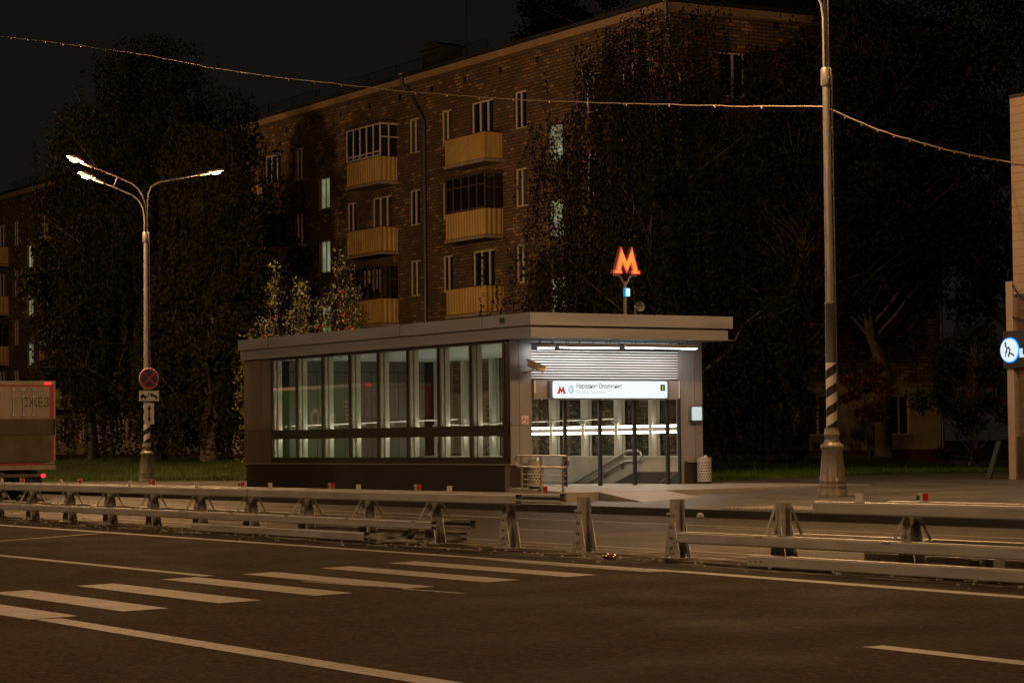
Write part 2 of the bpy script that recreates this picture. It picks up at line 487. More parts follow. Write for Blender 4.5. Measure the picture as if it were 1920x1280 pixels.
M['blue_lamp'] = emis('blue lamp', (.35, .80, 1.0), 2.4)
M['blue_lamp_side'] = emis('blue lamp side', (.0, .25, .9), 1.2)
M['white_lamp'] = emis('lit info panel', (.80, .95, .93), .72)
M['lens'] = emis('lamp lens', (1.0, .95, .85), 30.0)
M['lens_glow'] = emis('orange housing glow', (1.0, .55, .16), 2.2)  # orange reflection on the lamp housing, painted as emission
M['cream'] = mat('cream housing', (.52, .42, .30), .5)
M['white_plate'] = mat('white plate', (.72, .70, .66), .5, var=.06)
M['refl_red'] = mat('red reflector', (.62, .015, .03), .3)
M['refl_green'] = mat('green reflector', (.02, .10, .03), .4)
M['sign_red'] = mat('sign red', (.48, .035, .03), .45)
M['sign_blue'] = mat('sign blue', (.016, .04, .15), .45)
M['black'] = mat('black', (.012, .012, .012), .6)
M['brick'] = brick_mat('brown facing blocks', (.110, .073, .044), (.172, .117, .071), (.034, .023, .016), .42, .143, patch=(.29, .19, .112), msize=.017, dirt=.35)
M['plaster'] = mat('beige plaster', (.36, .31, .22), .85, var=.25, vscale=1.1, bump=.1)
M['plinth_red'] = mat('dark red plinth', (.10, .022, .018), .7, var=.3, vscale=1)
M['cornice'] = mat('cornice render', (.30, .22, .135), .8, var=.15, vscale=.8)
M['roofing'] = mat('dark roofing', (.02, .02, .022), .7)
M['yellow'] = mat('yellow corrugated sheet', (.50, .345, .10), .55, var=.15, vscale=1.4, stretch=(1, 1, .5))
M['slab'] = mat('balcony slab', (.30, .25, .19), .85, var=.2)
M['old_wood'] = mat('brown timber frame', (.075, .048, .032), .7, var=.3, vscale=4)
M['win_frame'] = mat('window frame white', (.66, .61, .54), .5, var=.1)
M['win_sill'] = mat('window sill', (.30, .27, .24), .5)
M['win_dark'] = mat('dark window pane', (.012, .012, .014), .08, spec=.8)
M['win_net'] = mat('pane with net curtain', (.07, .062, .052), .25, var=.5, vscale=5, stretch=(6, 6, .4))
M['win_lit'] = mat('lit window pane', (.1, .1, .1), .3)
M['curtain'] = mat('curtain', (.45, .36, .32), .9, var=.35, vscale=9, stretch=(4, 4, .3))
M['bark'] = mat('bark', (.065, .052, .042), .9, var=.4, vscale=6, bump=.6, bscale=18)
M['birch_bark'] = mat('birch bark', (.42, .38, .32), .8, var=.0, vscale=5)
M['leaf_shaded'] = mat('shaded leaves', (.018, .0185, .0065), .8, spec=.15, var=.45, vscale=.8)  # shade above the downward lamp heads is put into this colour
M['leaf_green'] = mat('green leaves', (.022, .023, .007), .8, spec=.15, var=.45, vscale=.9)
M['leaf_autumn'] = mat('autumn leaves', (.06, .055, .014), .75, spec=.2, var=.45, vscale=.9)
M['leaf_red'] = mat('reddish leaves', (.095, .036, .022), .55, var=.4, vscale=.9)
M['berry'] = mat('red berries', (.55, .045, .035), .4)
M['truck_white'] = mat('dirty white panel', (.33, .28, .215), .5, var=.22, vscale=1.4)
M['truck_tail'] = mat('tail lift panel', (.125, .098, .06), .7, var=.3, vscale=1.5)
M['truck_red'] = mat('truck red trim', (.40, .03, .022), .5)
M['truck_green'] = mat('truck green side', (.06, .20, .07), .4, var=.12, vscale=.8)
M['truck_pink'] = mat('pale pink mark', (.66, .55, .54), .5)
M['faded'] = mat('faded lettering', (.07, .055, .042), .7)
M['tyre'] = mat('tyre rubber', (.015, .015, .015), .85)
M['tail_red'] = emis('tail lamp', (1.0, .05, .045), 1.3)
M['shop_clad'] = brick_mat('shop cladding boards', (.30, .225, .16), (.31, .235, .165), (.17, .125, .09), 40, .22, .6, msize=.01, bump=.3, dirt=.08)
M['shop_brick'] = brick_mat('shop brick', (.10, .055, .036), (.15, .085, .055), (.06, .04, .03), .27, .08, msize=.008)
M['shop_trim'] = mat('shop trim', (.33, .27, .215), .6, var=.08)
M['bulb'] = mat('clear bulb', (.40, .36, .30), .12, spec=1.0)
M['wire'] = mat('garland cable', (.34, .28, .21), .5)
M['cable'] = mat('black cable', (.02, .018, .016), .6)
# birch bark marks
def _birch(m):
    nt = m.node_tree; N = nt.nodes; L = nt.links; p = N['Principled BSDF']
    t = N.new('ShaderNodeTexCoord'); mp = N.new('ShaderNodeMapping'); mp.inputs['Scale'].default_value = (2, 2, 9)
    n = N.new('ShaderNodeTexNoise'); n.inputs['Scale'].default_value = 1.6; n.inputs['Detail'].default_value = 6
    L.new(t.outputs['Object'], mp.inputs[0]); L.new(mp.outputs[0], n.inputs['Vector'])
    r = N.new('ShaderNodeMapRange'); r.inputs['From Min'].default_value = .48; r.inputs['From Max'].default_value = .58
    L.new(n.outputs[0], r.inputs['Value'])
    mx = N.new('ShaderNodeMix'); mx.data_type = 'RGBA'; L.new(r.outputs[0], mx.inputs['Factor'])
    mx.inputs['A'].default_value = (.17, .15, .12, 1); mx.inputs['B'].default_value = (.035, .028, .024, 1)
    L.new(mx.outputs['Result'], p.inputs['Base Color'])
_birch(M['birch_bark'])
# lit stair windows: soft green-white light, uneven through the pane
def _lit(m):
    nt = m.node_tree; N = nt.nodes; L = nt.links; p = N['Principled BSDF']
    t = N.new('ShaderNodeTexCoord'); n = N.new('ShaderNodeTexNoise'); n.inputs['Scale'].default_value = 1.1
    L.new(t.outputs['Object'], n.inputs['Vector'])
    r = N.new('ShaderNodeMapRange'); r.inputs['From Min'].default_value = .3; r.inputs['From Max'].default_value = .7
    r.inputs['To Min'].default_value = .08; r.inputs['To Max'].default_value = .26
    L.new(n.outputs[0], r.inputs['Value'])
    p.inputs['Emission Color'].default_value = (.86, .98, .62, 1)
    L.new(r.outputs[0], p.inputs['Emission Strength'])
_lit(M['win_lit'])

# text as mesh, standing in the plane x = const, read along +y, facing +x
def text_mesh(body, size, extrude=0.004, bold=False, sx=1.0):
    cu = bpy.data.curves.new('lettering', 'FONT')
    cu.body = body; cu.size = size; cu.extrude = extrude; cu.align_x = 'LEFT'; cu.align_y = 'BOTTOM_BASELINE'
    if bold: cu.offset = size * .018
    to = bpy.data.objects.new('lettering', cu); COL.objects.link(to)
    dg = bpy.context.evaluated_depsgraph_get()
    me = bpy.data.meshes.new_from_object(to.evaluated_get(dg))
    bpy.data.objects.remove(to); bpy.data.curves.remove(cu)
    return me
def text_obj(name, body, size, m, parent, x, y, z, extrude=0.004, bold=False, sx=1.0, width=None):
    me = text_mesh(body, size, extrude, bold)
    if width:
        xs = [v.co.x for v in me.vertices]
        sx = width / (max(xs) - min(xs))
    for v in me.vertices:
        c = v.co.copy(); v.co = (x + c.z, y + c.x * sx, z + c.y)
    me.materials.clear(); me.materials.append(m)
    o = bpy.data.objects.new(name, me); COL.objects.link(o)
    if parent is not None: o.parent = parent
    return o

def zg(Y):        # height of the pavement and lawns beyond the kerb
    if Y <= 27.9: return 0.15
    return .15 + .025 * (Y - 27.9) if Y < 36 else .3525 + .005 * (Y - 36)
def zl(X, Y):     # the lawn on the left rises towards the flats
    b = zg(Y)
    k = min(1, max(0, (-66 - X) / 6.0))
    return b + k * max(0, min(.42, (Y - 34.5) * .045))

# ================================================================== THE SETTING
def sheet(name, pts, m, z=None, kind='structure'):
    mb = MB()
    mb.add([(p[0], p[1], p[2] if len(p) > 2 else z) for p in pts], [tuple(range(len(pts)))])
    return tag(mb.build(name, m), kind=kind)

sheet('ground', [(-900, -500), (600, -500), (600, 900), (-900, 900)], M['soil'], -.06)
sheet('road', [(-420, -1.2), (120, -1.2), (120, 18.0), (-420, 18.0)], M['asphalt'], 0.0)
sheet('far_road', [(-420, 18.0), (120, 18.0), (120, 27.75), (-420, 27.75)], M['asphalt_far'], 0.0)
sheet('near_pavement', [(-420, -30, .15), (120, -30, .15), (120, -1.25, .15), (-420, -1.25, .15)], M['paving'])
mb = MB()
for i in range(270):
    x = -300 + i * 1.5
    mb.box(x + .005, x + 1.495, 27.75, 27.93, -.05, .152)
tag(mb.build('kerb', M['kerb']), kind='structure')
# pavement beyond the kerb, in strips that follow its cross fall
mb = MB(); ys = [27.93, 30, 32, 34, 36, 40, 46, 52, 60, 80, 140]
for a, b in zip(ys[:-1], ys[1:]):
    mb.quad((-420, a, zg(a)), (120, a, zg(a)), (120, b, zg(b)), (-420, b, zg(b)))
tag(mb.build('pavement', M['paving']), kind='structure')
# lawns
def lawn(name, front, ymax, xl, xr):
    """front: list of (x, y) along the pavement edge, left to right"""
    xs = np.linspace(xl, xr, 70); fx = [p[0] for p in front]; fy = [p[1] for p in front]
    V = []; F = []; n = 26
    for x in xs:
        y0 = np.interp(x, fx, fy)
        for j in range(n):
            t = j / (n - 1); y = y0 + (ymax - y0) * t ** 1.5
            rise = .055 * min(1, (y - y0) / .5) + .03 * math.sin(x * 1.3 + y) * min(1, (y - y0))
            V.append((x, y, zl(x, y) + rise - .02))
    for i in range(len(xs) - 1):
        for j in range(n - 1):
            a = i * n + j
            F.append((a, a + n, a + n + 1, a + 1))
    m = MB(); m.add(V, F, True)
    return tag(m.build(name, M['lawn']), kind='structure')
FL = [(-300, 31.0), (-83, 31.4), (-76, 33.0), (-71, 34.3), (-65.4, 35.5)]
FR = [(-74, 36.5), (-65.5, 37.0), (-52.4, 38.9)]
lawn('lawn', FL, 60, -220, -65.4)
FR2 = [(-75, 38.2), (-60, 38.3), (-52.6, 38.7), (-54.0, 42.7)]
def lawn_right():
    # edge of the right lawn runs back from the entrance towards the flats
    edge = [(-52.3, 38.8), (-54.4, 42.7), (-56.3, 46.4), (-55.6, 48.9), (-55.0, 50.0), (-54.2, 51.2), (-50.0, 54.5)]
    V = []; F = []; n = 30
    ex = []
    for i in range(len(edge) - 1):
        for t in np.linspace(0, 1, 10, endpoint=False):
            ex.append(tuple(np.array(edge[i]) * (1 - t) + np.array(edge[i + 1]) * t))
    ex.append(edge[-1])
    for (x0, y0) in ex:
        for j in range(n):
            t = j / (n - 1)
            x = x0 + (-92 - x0) * t ** 1.4; y = y0 + (64 - y0) * .3 * t
            V.append((x, y, zg(y) + .05 * min(1, (x0 - x) / .5) + .02 * math.sin(x * 1.7 + y * .6) * min(1, x0 - x) - .015))
    for i in range(len(ex) - 1):
        for j in range(n - 1):
            a = i * n + j; F.append((a, a + 1, a + n + 1, a + n))
    m = MB(); m.add(V, F, True)
    return tag(m.build('lawn', M['lawn']), kind='structure')
lawn_right()
# grass blades where lawns are seen: one mass
def grass():
    rng = np.random.default_rng(5)
    P = []
    n = 26000
    x = rng.uniform(-112, -66, n); y0 = np.interp(x, [p[0] for p in FL], [p[1] for p in FL])
    y = y0 + rng.random(n) ** 1.6 * 14
    P.append(np.stack([x, y, np.array([zl(a, b) for a, b in zip(x, y)]) + .03], 1))
    n = 22000
    ed = np.array([(-52.3, 38.8), (-54.4, 42.7), (-56.3, 46.4), (-55.6, 48.9), (-55.0, 50.0), (-54.2, 51.2)])
    k = rng.uniform(0, 4.999, n); i = k.astype(int); f = (k - i)[:, None]
    e = ed[i] * (1 - f) + ed[i + 1] * f
    e[:, 0] -= rng.random(n) ** 1.6 * 20 + .03; e[:, 1] += rng.random(n) * 2
    P.append(np.stack([e[:, 0], e[:, 1], np.array([zg(b) for b in e[:, 1]]) + .02], 1))
    P = np.concatenate(P); n = len(P)
    h = rng.uniform(.05, .15, n) * (1 + 1.2 * (rng.random(n) > .97)); w = .012
    a = rng.uniform(0, 2 * PI, n); lean = rng.normal(0, .035, (n, 2))
    d = np.stack([np.cos(a), np.sin(a), np.zeros(n)], 1) * w
    V = np.empty((n, 3, 3)); V[:, 0] = P - d; V[:, 1] = P + d; V[:, 2] = P
    V[:, 2, 2] += h; V[:, 2, :2] += lean
    me = bpy.data.meshes.new('grass'); me.from_pydata(V.reshape(-1, 3).tolist(), [], np.arange(n * 3).reshape(-1, 3).tolist())
    me.materials.append(M['blade'])
    o = bpy.data.objects.new('grass', me); COL.objects.link(o); tag(o, kind='stuff')
grass()

# ------------------------------------------------------------------ road markings (sheets 4 mm above the road)
def mark(pts, m='paint', z=.004):
    return sheet('road_marking', pts, M[m], z)
def line(x0, y0, x1, y1, w, m='paint', z=.004):
    return mark([(x0, y0 - w / 2), (x1, y1 - w / 2), (x1, y1 + w / 2), (x0, y0 + w / 2)], m, z)
line(-200, 15.95, -22.4, 16.10, .20)
line(-22.4, 16.12, -9, 15.6, .24)
mark([(-27.3, 16.02), (-25.0, 15.78), (-22.5, 15.78), (-22.5, 16.02)], 'paint_old')
line(-60, 11.52, -25.3, 11.58, .17)
line(-13.4, 11.36, -6, 11.0, .20)
line(-20.0, 7.62, -5, 7.45, .24)
line(-39.0, 15.8, -37.0, 13.2, .16, 'paint_yellow')
for y, xa, xb in ((14.8, -26.5, -22.4), (13.6, -26.0, -22.12), (12.3, -25.45, -21.73), (11.14, -25.1, -21.35), (9.92, -24.58, -20.95), (8.76, -24.05, -20.5), (7.72, -23.1, -20.1)):
    mark([(xa + .05, y - .25), (xb + .06, y - .25), (xb - .06, y + .25), (xa - .1, y + .25)])
line(-23.6, 11.93, -20.6, 12.2, .10, 'paint_old')
line(-120, 24.95, -20, 25.05, .12)
line(-35.4, 21.95, -33.3, 21.87, .11)
line(-45.4, 21.95, -41.3, 21.9, .11)
line(-32.9, 24.48, -29.4, 24.47, .13, 'paint_old')
line(-90, 19.2, -10, 19.15, .12, 'paint')
line(-46, 18.55, -20, 18.6, .10, 'paint_old')
sheet('dust', [(-80, 16.75), (-10, 16.75), (-10, 18.55), (-80, 18.55)], M['dust'], .008, 'stuff')
sheet('oil_stain', [(-60, 16.2), (-12, 16.2), (-12, 17.2), (-60, 17.2)], M['damp'], .005, 'stuff')

# tactile paving patch by the kerb
t = thing('tactile_paving', 'strip of tactile paving with raised studs beside the kerb', 'tactile paving', (-35.9, 28.0, .158))
mb = MB(); mb.box(-1.6, 3.0, 0, 1.6, 0, .012); mb.build('slab', M['platform'], t)
mb = MB()
for i in range(36):
    for j in range(12):
        mb.lathe([(.045, 0), (.04, .02), (.02, .03)], (-1.5 + i * .125, .1 + j * .125, .012), 8)
mb.build('studs', M['platform'], t)

# ================================================================== METRO PAVILION
X0, X1 = -65.27, -50.13           # far end, entrance plane
Y0, Y1 = 31.07, 36.92             # street side, lawn side
ZF = .38                          # floor and entrance platform
MX = [-63.42 + 1.6237 * i for i in range(9)]       # mullion lines
pav = thing('metro_pavilion', 'glazed metro entrance pavilion with flat overhanging roof and open lit front', 'metro entrance', (-57.7, 34.0, 0))
OX, OY = -57.7, 34.0
class PB(MB):
    def build(self, name, m, parent=pav, label=None):
        self.v = [(x - OX, y - OY, z) for x, y, z in self.v]
        return MB.build(self, name, m, parent, label)
# plinth ring (stepped in a little) and bright sill
p = PB(); p.box(X0 + .05, X1 - .04, Y0 + .05, Y0 + .42, 0, .93); p.box(X0 + .05, X1 - .04, Y1 - .42, Y1 - .05, 0, .93)
p.box(X0 + .05, X0 + .45, Y0 + .42, Y1 - .42, 0, .93)
p.build('plinth', M['granite'])
p = PB(); p.box(X0 - .03, X1 + .03, Y0 - .04, Y0 + .06, .93, .962); p.box(X0 - .03, X1 + .03, Y1 - .06, Y1 + .04, .93, .962)
p.box(X0 - .03, X0 + .05, Y0 + .06, Y1 - .06, .93, .962)
p.box(X1 + .0, X1 + .035, Y0 + .06, Y0 + .28, .93, .962); p.box(X1 + .0, X1 + .035, Y1 - .5, Y1 - .06, .93, .962)
p.build('sill', M['sill'])
# solid end cladding, panels with open joints
p = PB()
xs = [X0, X0 + .60, X0 + 1.22, MX[0] - .03]
for a, b in zip(xs[:-1], xs[1:]):
    for za, zb in ((.962, 1.905), (1.917, 4.02)):
        p.box(a + .006, b - .006, Y0, Y0 + .04, za, zb); p.box(a + .006, b - .006, Y1 - .04, Y1, za, zb)
yy = np.linspace(Y0 + .05, Y1 - .05, 9)
for a, b in zip(yy[:-1], yy[1:]):
    for za, zb in ((.962, 1.905), (1.917, 4.02)): p.box(X0, X0 + .04, a + .006, b - .006, za, zb)
p.build('cladding', M['clad'])
p = PB(); p.box(X0 + .05, MX[0] - .05, Y0 + .05, Y0 + .3, .93, 4.0); p.box(X0 + .05, MX[0] - .05, Y1 - .3, Y1 - .05, .93, 4.0); p.box(X0 + .05, X0 + .3, Y0 + .3, Y1 - .3, .93, 4.0)
p.build('wall_core', M['black'])
# glazing frame on both long sides
for side in (0, 1):
    def yb(a, b):
        return (Y0 + a, Y0 + b) if side == 0 else (Y1 - b, Y1 - a)
    p = PB()
    a, b = MX[0], MX[8]
    p.box(a - .03, b + .2, *yb(.0, .05), .962, 1.13)         # bottom rail
    p.box(a - .03, b + .2, *yb(-.01, .05), 1.655, 1.912)     # band
    p.box(a - .03, b + .2, *yb(.0, .05), 3.945, 4.02)        # head
    p.box(a - .03, b + .04, *yb(-.03, .0), 1.895, 1.915)     # bead that catches the street light
    p.build('glazing_rail', M['frame'])
    for i, x in enumerate(MX):
        p = PB(); w = .03 if i < 8 else .05
        p.box(x - w, x + w, *yb(-.015, .035), 1.13, 1.655); p.box(x - w, x + w, *yb(-.015, .035), 1.912, 3.945)
        if i == 8: p.box(x + .05, X1 - .03, *yb(.0, .10), 1.13, 1.655); p.box(x + .05, X1 - .03, *yb(.0, .10), 1.912, 3.945)
        p.build('mullion', M['frame'])
    for i in range(8):
        p = PB()
        for za, zb in ((1.13, 1.655), (1.912, 3.945)):
            y = yb(.015, .015)[0]
            p.quad((MX[i] + .035, y, za), (MX[i + 1] - .035, y, za), (MX[i + 1] - .035, y, zb), (MX[i] + .035, y, zb))
        p.build('pane', M['glass'])
    # white steel fins inside, in pairs with a slot between
    for i, x in enumerate(MX[:9]):
        p = PB()
        for a_, b_ in ((.055, .125), (.175, .31)):
            p.box(x - .085, x + .085, *yb(a_, b_), 1.10, 3.955)
        p.box(x - .03, x + .03, *yb(.125, .175), 1.10, 3.6)
        p.build('inner_post', M['inner'])
    # service rail along the fins
    p = PB(); ya = yb(.44, .44)[0]
    p.tube([(-63.0, ya, 2.04), (-53.4, ya, 2.11)], .022, 8)
    for x in MX[:7]:
        p.box(x + .05, x + .09, *yb(.30, .46), 2.0, 2.025); p.box(x + .05, x + .09, *yb(.42, .46), 1.98, 2.05)
    p.build('rail', M['steel'])
    # strip lights above and below the inner band
    p = PB()
    for i in range(8):
        p.box(MX[i] + .075, MX[i + 1] - .075, *yb(.06, .30), 1.70, 1.905)
    p.build('inner_band', M['band_dark'])
    for i in range(8):
        p = PB()
        p.box(MX[i] + .12, MX[i + 1] - .09, *yb(.301, .33), 1.862, 1.905)
        p.box(MX[i] + .12, MX[i + 1] - .09, *yb(.301, .33), 1.695, 1.745)
        p.build('strip_light', M['led'])
    # pale stone wall under the glazing, inside
    p = PB(); p.box(X0 + .5, X1 - .05, *yb(.43, .62), -3.2, 1.06); p.build('stone_wall', M['stone'])
    p = PB(); p.box(X0 + .5, X1 - .05, *yb(.12, .66), 1.06, 1.10); p.build('inner_sill', M['inner'])
# inner end wall, panelled
p = PB(); yy = np.linspace(Y0 + .63, Y1 - .63, 6)
for a, b in zip(yy[:-1], yy[1:]):
    p.box(-63.9, -63.5, a + .008, b - .008, -3.2, 3.62)
p.box(-63.9, -63.5, Y0 + .63, Y1 - .63, 3.66, 4.0)
p.build('end_panel', M['inner_wall'])
p = PB(); p.box(-63.88, -63.53, Y0 + .63, Y1 - .63, -3.2, 4.0); p.build('end_wall_core', M['black'])
# dark skirting beside the top of the stairs
p = PB(); p.prism([(-53.3, Y1 - .64, ZF), (-52.3, Y1 - .64, .68), (X1 - .1, Y1 - .64, .69), (X1 - .1, Y1 - .64, ZF)], (0, .02, 0)); p.build('skirting', M['dark_floor'])
p = PB()
for k in range(2): p.prism([(-51.2 + .22 * k, Y1 - .655, .42), (-51.12 + .22 * k, Y1 - .655, .42), (-50.5 + .1 * k, Y1 - .655, .66), (-50.56 + .1 * k, Y1 - .655, .66)], (0, .012, 0))
p.build('skirting_stripe', M['beam_panel'])
# floor and stairs going down
p = PB(); p.box(-52.6, X1 + .0, Y0 + .43, Y1 - .43, .1, ZF + .0); p.build('floor', M['platform'])
p = PB()
for k in range(22): p.box(-52.6 - .36 * (k + 1), -52.6 - .36 * k, Y0 + .63, Y1 - .63, -3.3, ZF - .15 * (k + 1))
p.build('stairs', M['platform'])
# stair handrails on the far wall: two rails closed by a loop
p = PB(); yr = Y1 - .74
loop = [(-55.6, yr, .18), (-52.75, yr, 1.14), (-52.5, yr, 1.23), (-52.1, yr, 1.245), (-51.93, yr, 1.2), (-51.86, yr, 1.10), (-51.93, yr, 1.0), (-52.1, yr, .95), (-52.45, yr, .955), (-52.7, yr, .93), (-55.2, yr, .08)]
p.tube(loop, .03, 10)
for x, z in ((-54.4, .42), (-53.7, .64), (-52.9, .88)):
    p.box(x - .03, x + .03, yr, Y1 - .62, z - .13, z + .05)
p.build('stair_handrail', M['steel'])
# ceiling with long slats, canopy soffit
p = PB()
for k in range(14):
    y = Y0 + .15 + k * .40
    p.box(X0 + .4, X1 - .1, y, y + .36, 3.96, 4.0)
p.build('ceiling', M['ceiling'])
# roof: upper fascia band, recessed joint, lower band, drip lip
FX0, FX1, FY0, FY1 = -65.35, -48.93, 30.92, 37.03
def ring(p, x0, x1, y0, y1, z0, z1, t=.06):
    p.box(x0, x1, y0, y0 + t, z0, z1); p.box(x0, x1, y1 - t, y1, z0, z1)
    p.box(x0, x0 + t, y0 + t, y1 - t, z0, z1); p.box(x1 - t, x1, y0 + t, y1 - t, z0, z1)
p = PB(); ring(p, FX0, FX1, FY0, FY1, 4.325, 4.63); p.build('fascia', M['fascia'])
p = PB(); ring(p, FX0 + .10, FX1 - .03, FY0 + .03, FY1 - .14, 4.035, 4.27); p.build('fascia', M['fascia'])
p = PB(); p.box(FX0 + .12, FX1 - .12, FY0 + .12, FY1 - .16, 4.05, 4.60); p.build('roof', M['soffit'])
p = PB(); p.box(FX0, FX1, FY0, FY1, 4.018, 4.034); p.build('soffit', M['soffit'])
for x in (-63.3, -55.4, -51.2):
    p = PB(); p.box(x - .006, x + .006, FY0 - .004, FY0, 4.33, 4.62); p.build('fascia_joint', M['black'])
p = PB(); p.box(-50.35, -50.12, FY0 - .004, FY0, 4.42, 4.56); p.build('fascia_opening', M['black'])
# entrance columns: two flat panels each with an open joint, granite foot
for ya, ys_, yb_, s in ((Y0, 31.33, 31.70, 1), (36.31, 36.67, Y1, -1)):
    p = PB()
    for a, b in ((ya, ys_), (ys_, yb_)):
        for za, zb in ((.962, 1.905), (1.917, 4.015)):
            p.box(X1 - .03, X1, a + .006, b - .006, za, zb)
    p.box(X1 - .32, X1 - .03, yb_ - .03, yb_, ZF, 4.015) if s == 1 else p.box(X1 - .32, X1 - .03, ya, ya + .03, ZF, 4.015)
    if s == -1: p.box(X1 - .03, X1 + .0, ya - .13, ya, ZF, 4.015)
    p.box(X1 - .35, X1 - .035, ya + .035, yb_ - .035, .1, 4.01)
    p.build('column', M['clad_front'])
    p = PB(); p.box(X1 - .03, X1 + .005, ya, yb_, ZF, .93); p.build('column_foot', M['granite'])
# louvre grille over the entrance
p = PB()
for k in range(11):
    z = 3.07 + k * .0665
    p.prism([(X1 - .10, 31.70, z + .012), (X1 - .03, 31.70, z), (X1 - .035, 31.70, z + .031), (X1 - .10, 31.70, z + .022)], (0, 4.48, 0))
p.build('louvre_slat', M['louvre'])
p = PB(); p.box(X1 - .16, X1 - .12, 31.70, 36.31, 3.03, 4.01); p.build('louvre_back', M['black'])
p = PB(); p.box(X1 - .1, X1 - .02, 31.70, 36.18, 3.80, 3.93); p.build('louvre_head', M['black'])
# sign beam across the opening
p = PB(); p.box(X1 - .12, X1 + .10, 31.70, 36.10, 2.555, 3.03); p.build('sign_beam', M['beam_panel'])
p = PB(); p.box(X1 - .1, X1 + .08, 36.101, 36.14, 2.58, 3.02); p.box(X1 - .1, X1 + .104, 31.71, 31.74, 2.7, 3.0)
p.build('beam_end', M['louvre'])
# posts of the glazed entrance screen
for y in (32.66, 33.71, 34.77, 35.80):
    p = PB(); p.box(X1 - .04, X1 + .03, y - .045, y + .045, ZF, 2.555); p.build('door_post', M['dark_metal'])
p = PB(); p.box(X1 - .04, X1 + .03, 36.14, 36.20, ZF, 3.03); p.build('door_post', M['dark_metal'])

# platform, ramp
t = tag(MB().prism([(-50.13, 31.0, -.1), (-44.25, 28.86, -.1), (-44.08, 29.6, -.1), (-44.15, 31.4, -.1), (-44.95, 35.9, -.1), (-45.0, 38.2, -.1), (-50.13, 37.9, -.1)], (0, 0, .48)).build('entrance_platform', M['platform']), kind='structure')
mb = MB()
mb.add([(-44.15, 31.42, .378), (-44.08, 29.6, .378), (-42.1, 29.45, .18), (-42.9, 31.55, .24)], [(0, 1, 2, 3)])
mb.add([(-44.08, 29.6, .378), (-42.1, 29.45, .18), (-44.08, 29.6, .1)], [(0, 1, 2)])
tag(mb.build('ramp', M['platform']), kind='structure')

# railing along the platform edge: loop handrail, three posts, thin bars
t = thing('platform_railing', 'steel railing with looped handrail on the ramp edge before the entrance', 'railing', (-46.8, 29.9, ZF))
A = Vector((-1.75, .42, 0)); Bv = Vector((1.78, -.60, 0))
def P(f, z): return A + (Bv - A) * f + Vector((0, 0, z))
mb = MB()
lp = [P(-.03, .80)] + [P(f, .80) for f in (.0, .25, .5, .75, 1.0)] + [P(1.06, .785), P(1.09, .74), P(1.1, .68), P(1.09, .60), P(1.06, .555), P(1.0, .54)] + [P(f, .54) for f in (.75, .5, .25, 0)] + [P(-.05, .55), P(-.085, .60), P(-.09, .68), P(-.07, .76), P(-.03, .80)]
mb.tube(lp, .024, 8, cap=False); mb.build('handrail', M['steel'], t)
for f in (.06, .5, .97):
    mb = MB(); mb.tube([P(f, 0), P(f, .79)], .026, 8)
    mb.lathe([(.06, 0), (.06, .012)], P(f, 0), 12)
    mb.build('post', M['steel'], t)
for z in (.12, .24, .36):
    mb = MB(); mb.tube([P(.06, z), P(1.04, z)], .009, 6); mb.build('bar', M['steel'], t)
mb = MB()
for f in (.54, 1.01):
    for z in (.54, .80): mb.tube([P(f, z), P(f + .03, z - .03), P(f + .03, z - .09), P(f - .02, z - .12)], .006, 6)
mb.build('bracket', M['steel'], t)

# litter bins
def bin_(x, y, z, label):
    b = thing('litter_bin', label, 'bin', (x, y, z), .3, 'perforated bins at the metro entrance')
    m = MB(); n = 40
    vs = []; fs = []
    for zz in (.06, .66):
        for k in range(n): vs.append((.19 * math.cos(2 * PI * k / n), .19 * math.sin(2 * PI * k / n), zz))
    for k in range(n): fs.append((k, (k + 1) % n, n + (k + 1) % n, n + k))
    m.add(vs, fs, True); m.build('drum', M['perf'], b)
    m = MB(); m.lathe([(.16, .04), (.16, .58)], n=24); m.build('liner', M['black'], b)
    m = MB(); m.lathe([(.196, .66), (.20, .675), (.19, .69), (.14, .69), (.135, .66)], n=32); m.build('rim', M['steel'], b)
    m = MB(); m.lathe([(.17, .0), (.17, .04), (.195, .06)], n=24); m.build('foot', M['dark_metal'], b)
    m = MB(); m.lathe([(.06, 0), (.055, .03), (.03, .05), (.005, .058)], (.08, -.04, .685), 14); m.build('ashtray', M['steel'], b)
    return b
M['perf'] = perforated_mat()
bin_(-48.3, 30.62, ZF, 'perforated steel litter bin behind the ramp railing by the left column')
bin_(-49.85, 36.74, ZF, 'perforated steel litter bin standing free beside the right entrance column')

# station name sign
sg = thing('station_sign', 'backlit white station name sign with red M emblem over the entrance', 'sign', (X1 + .10, 33.92, 2.79))
def rrect(y0, y1, z0, z1, r, x, n=6):
    pts = []
    for cy, cz, a0 in ((y1 - r, z1 - r, 0), (y0 + r, z1 - r, 90), (y0 + r, z0 + r, 180), (y1 - r, z0 + r, 270)):
        for k in range(n + 1):
            a = R(a0 + 90 * k / n); pts.append((x, cy + r * math.cos(a), cz + r * math.sin(a)))
    return pts
mb = MB(); mb.prism(rrect(-1.83, 1.79, -.255, .255, .08, 0), (.13, 0, 0)); mb.build('frame', M['sign_frame'], sg)
mb = MB(); mb.prism(rrect(-1.76, 1.72, -.215, .215, .06, .131), (.004, 0, 0)); mb.build('face', M['sign_white'], sg)
def metro_M(w, h):
    # outline of the emblem in (y, z), from the lower left foot
    s = [(-.5, 0), (-.5, .14), (-.43, .14), (-.205, 1.0), (0.0, .47), (.205, 1.0), (.43, .14), (.5, .14), (.5, 0), (.17, 0), (.17, .14), (.205, .14), (.155, .36), (0, .02), (-.155, .36), (-.205, .14), (-.17, .14), (-.17, 0)]
    return [(a * w, b * h) for a, b in s]
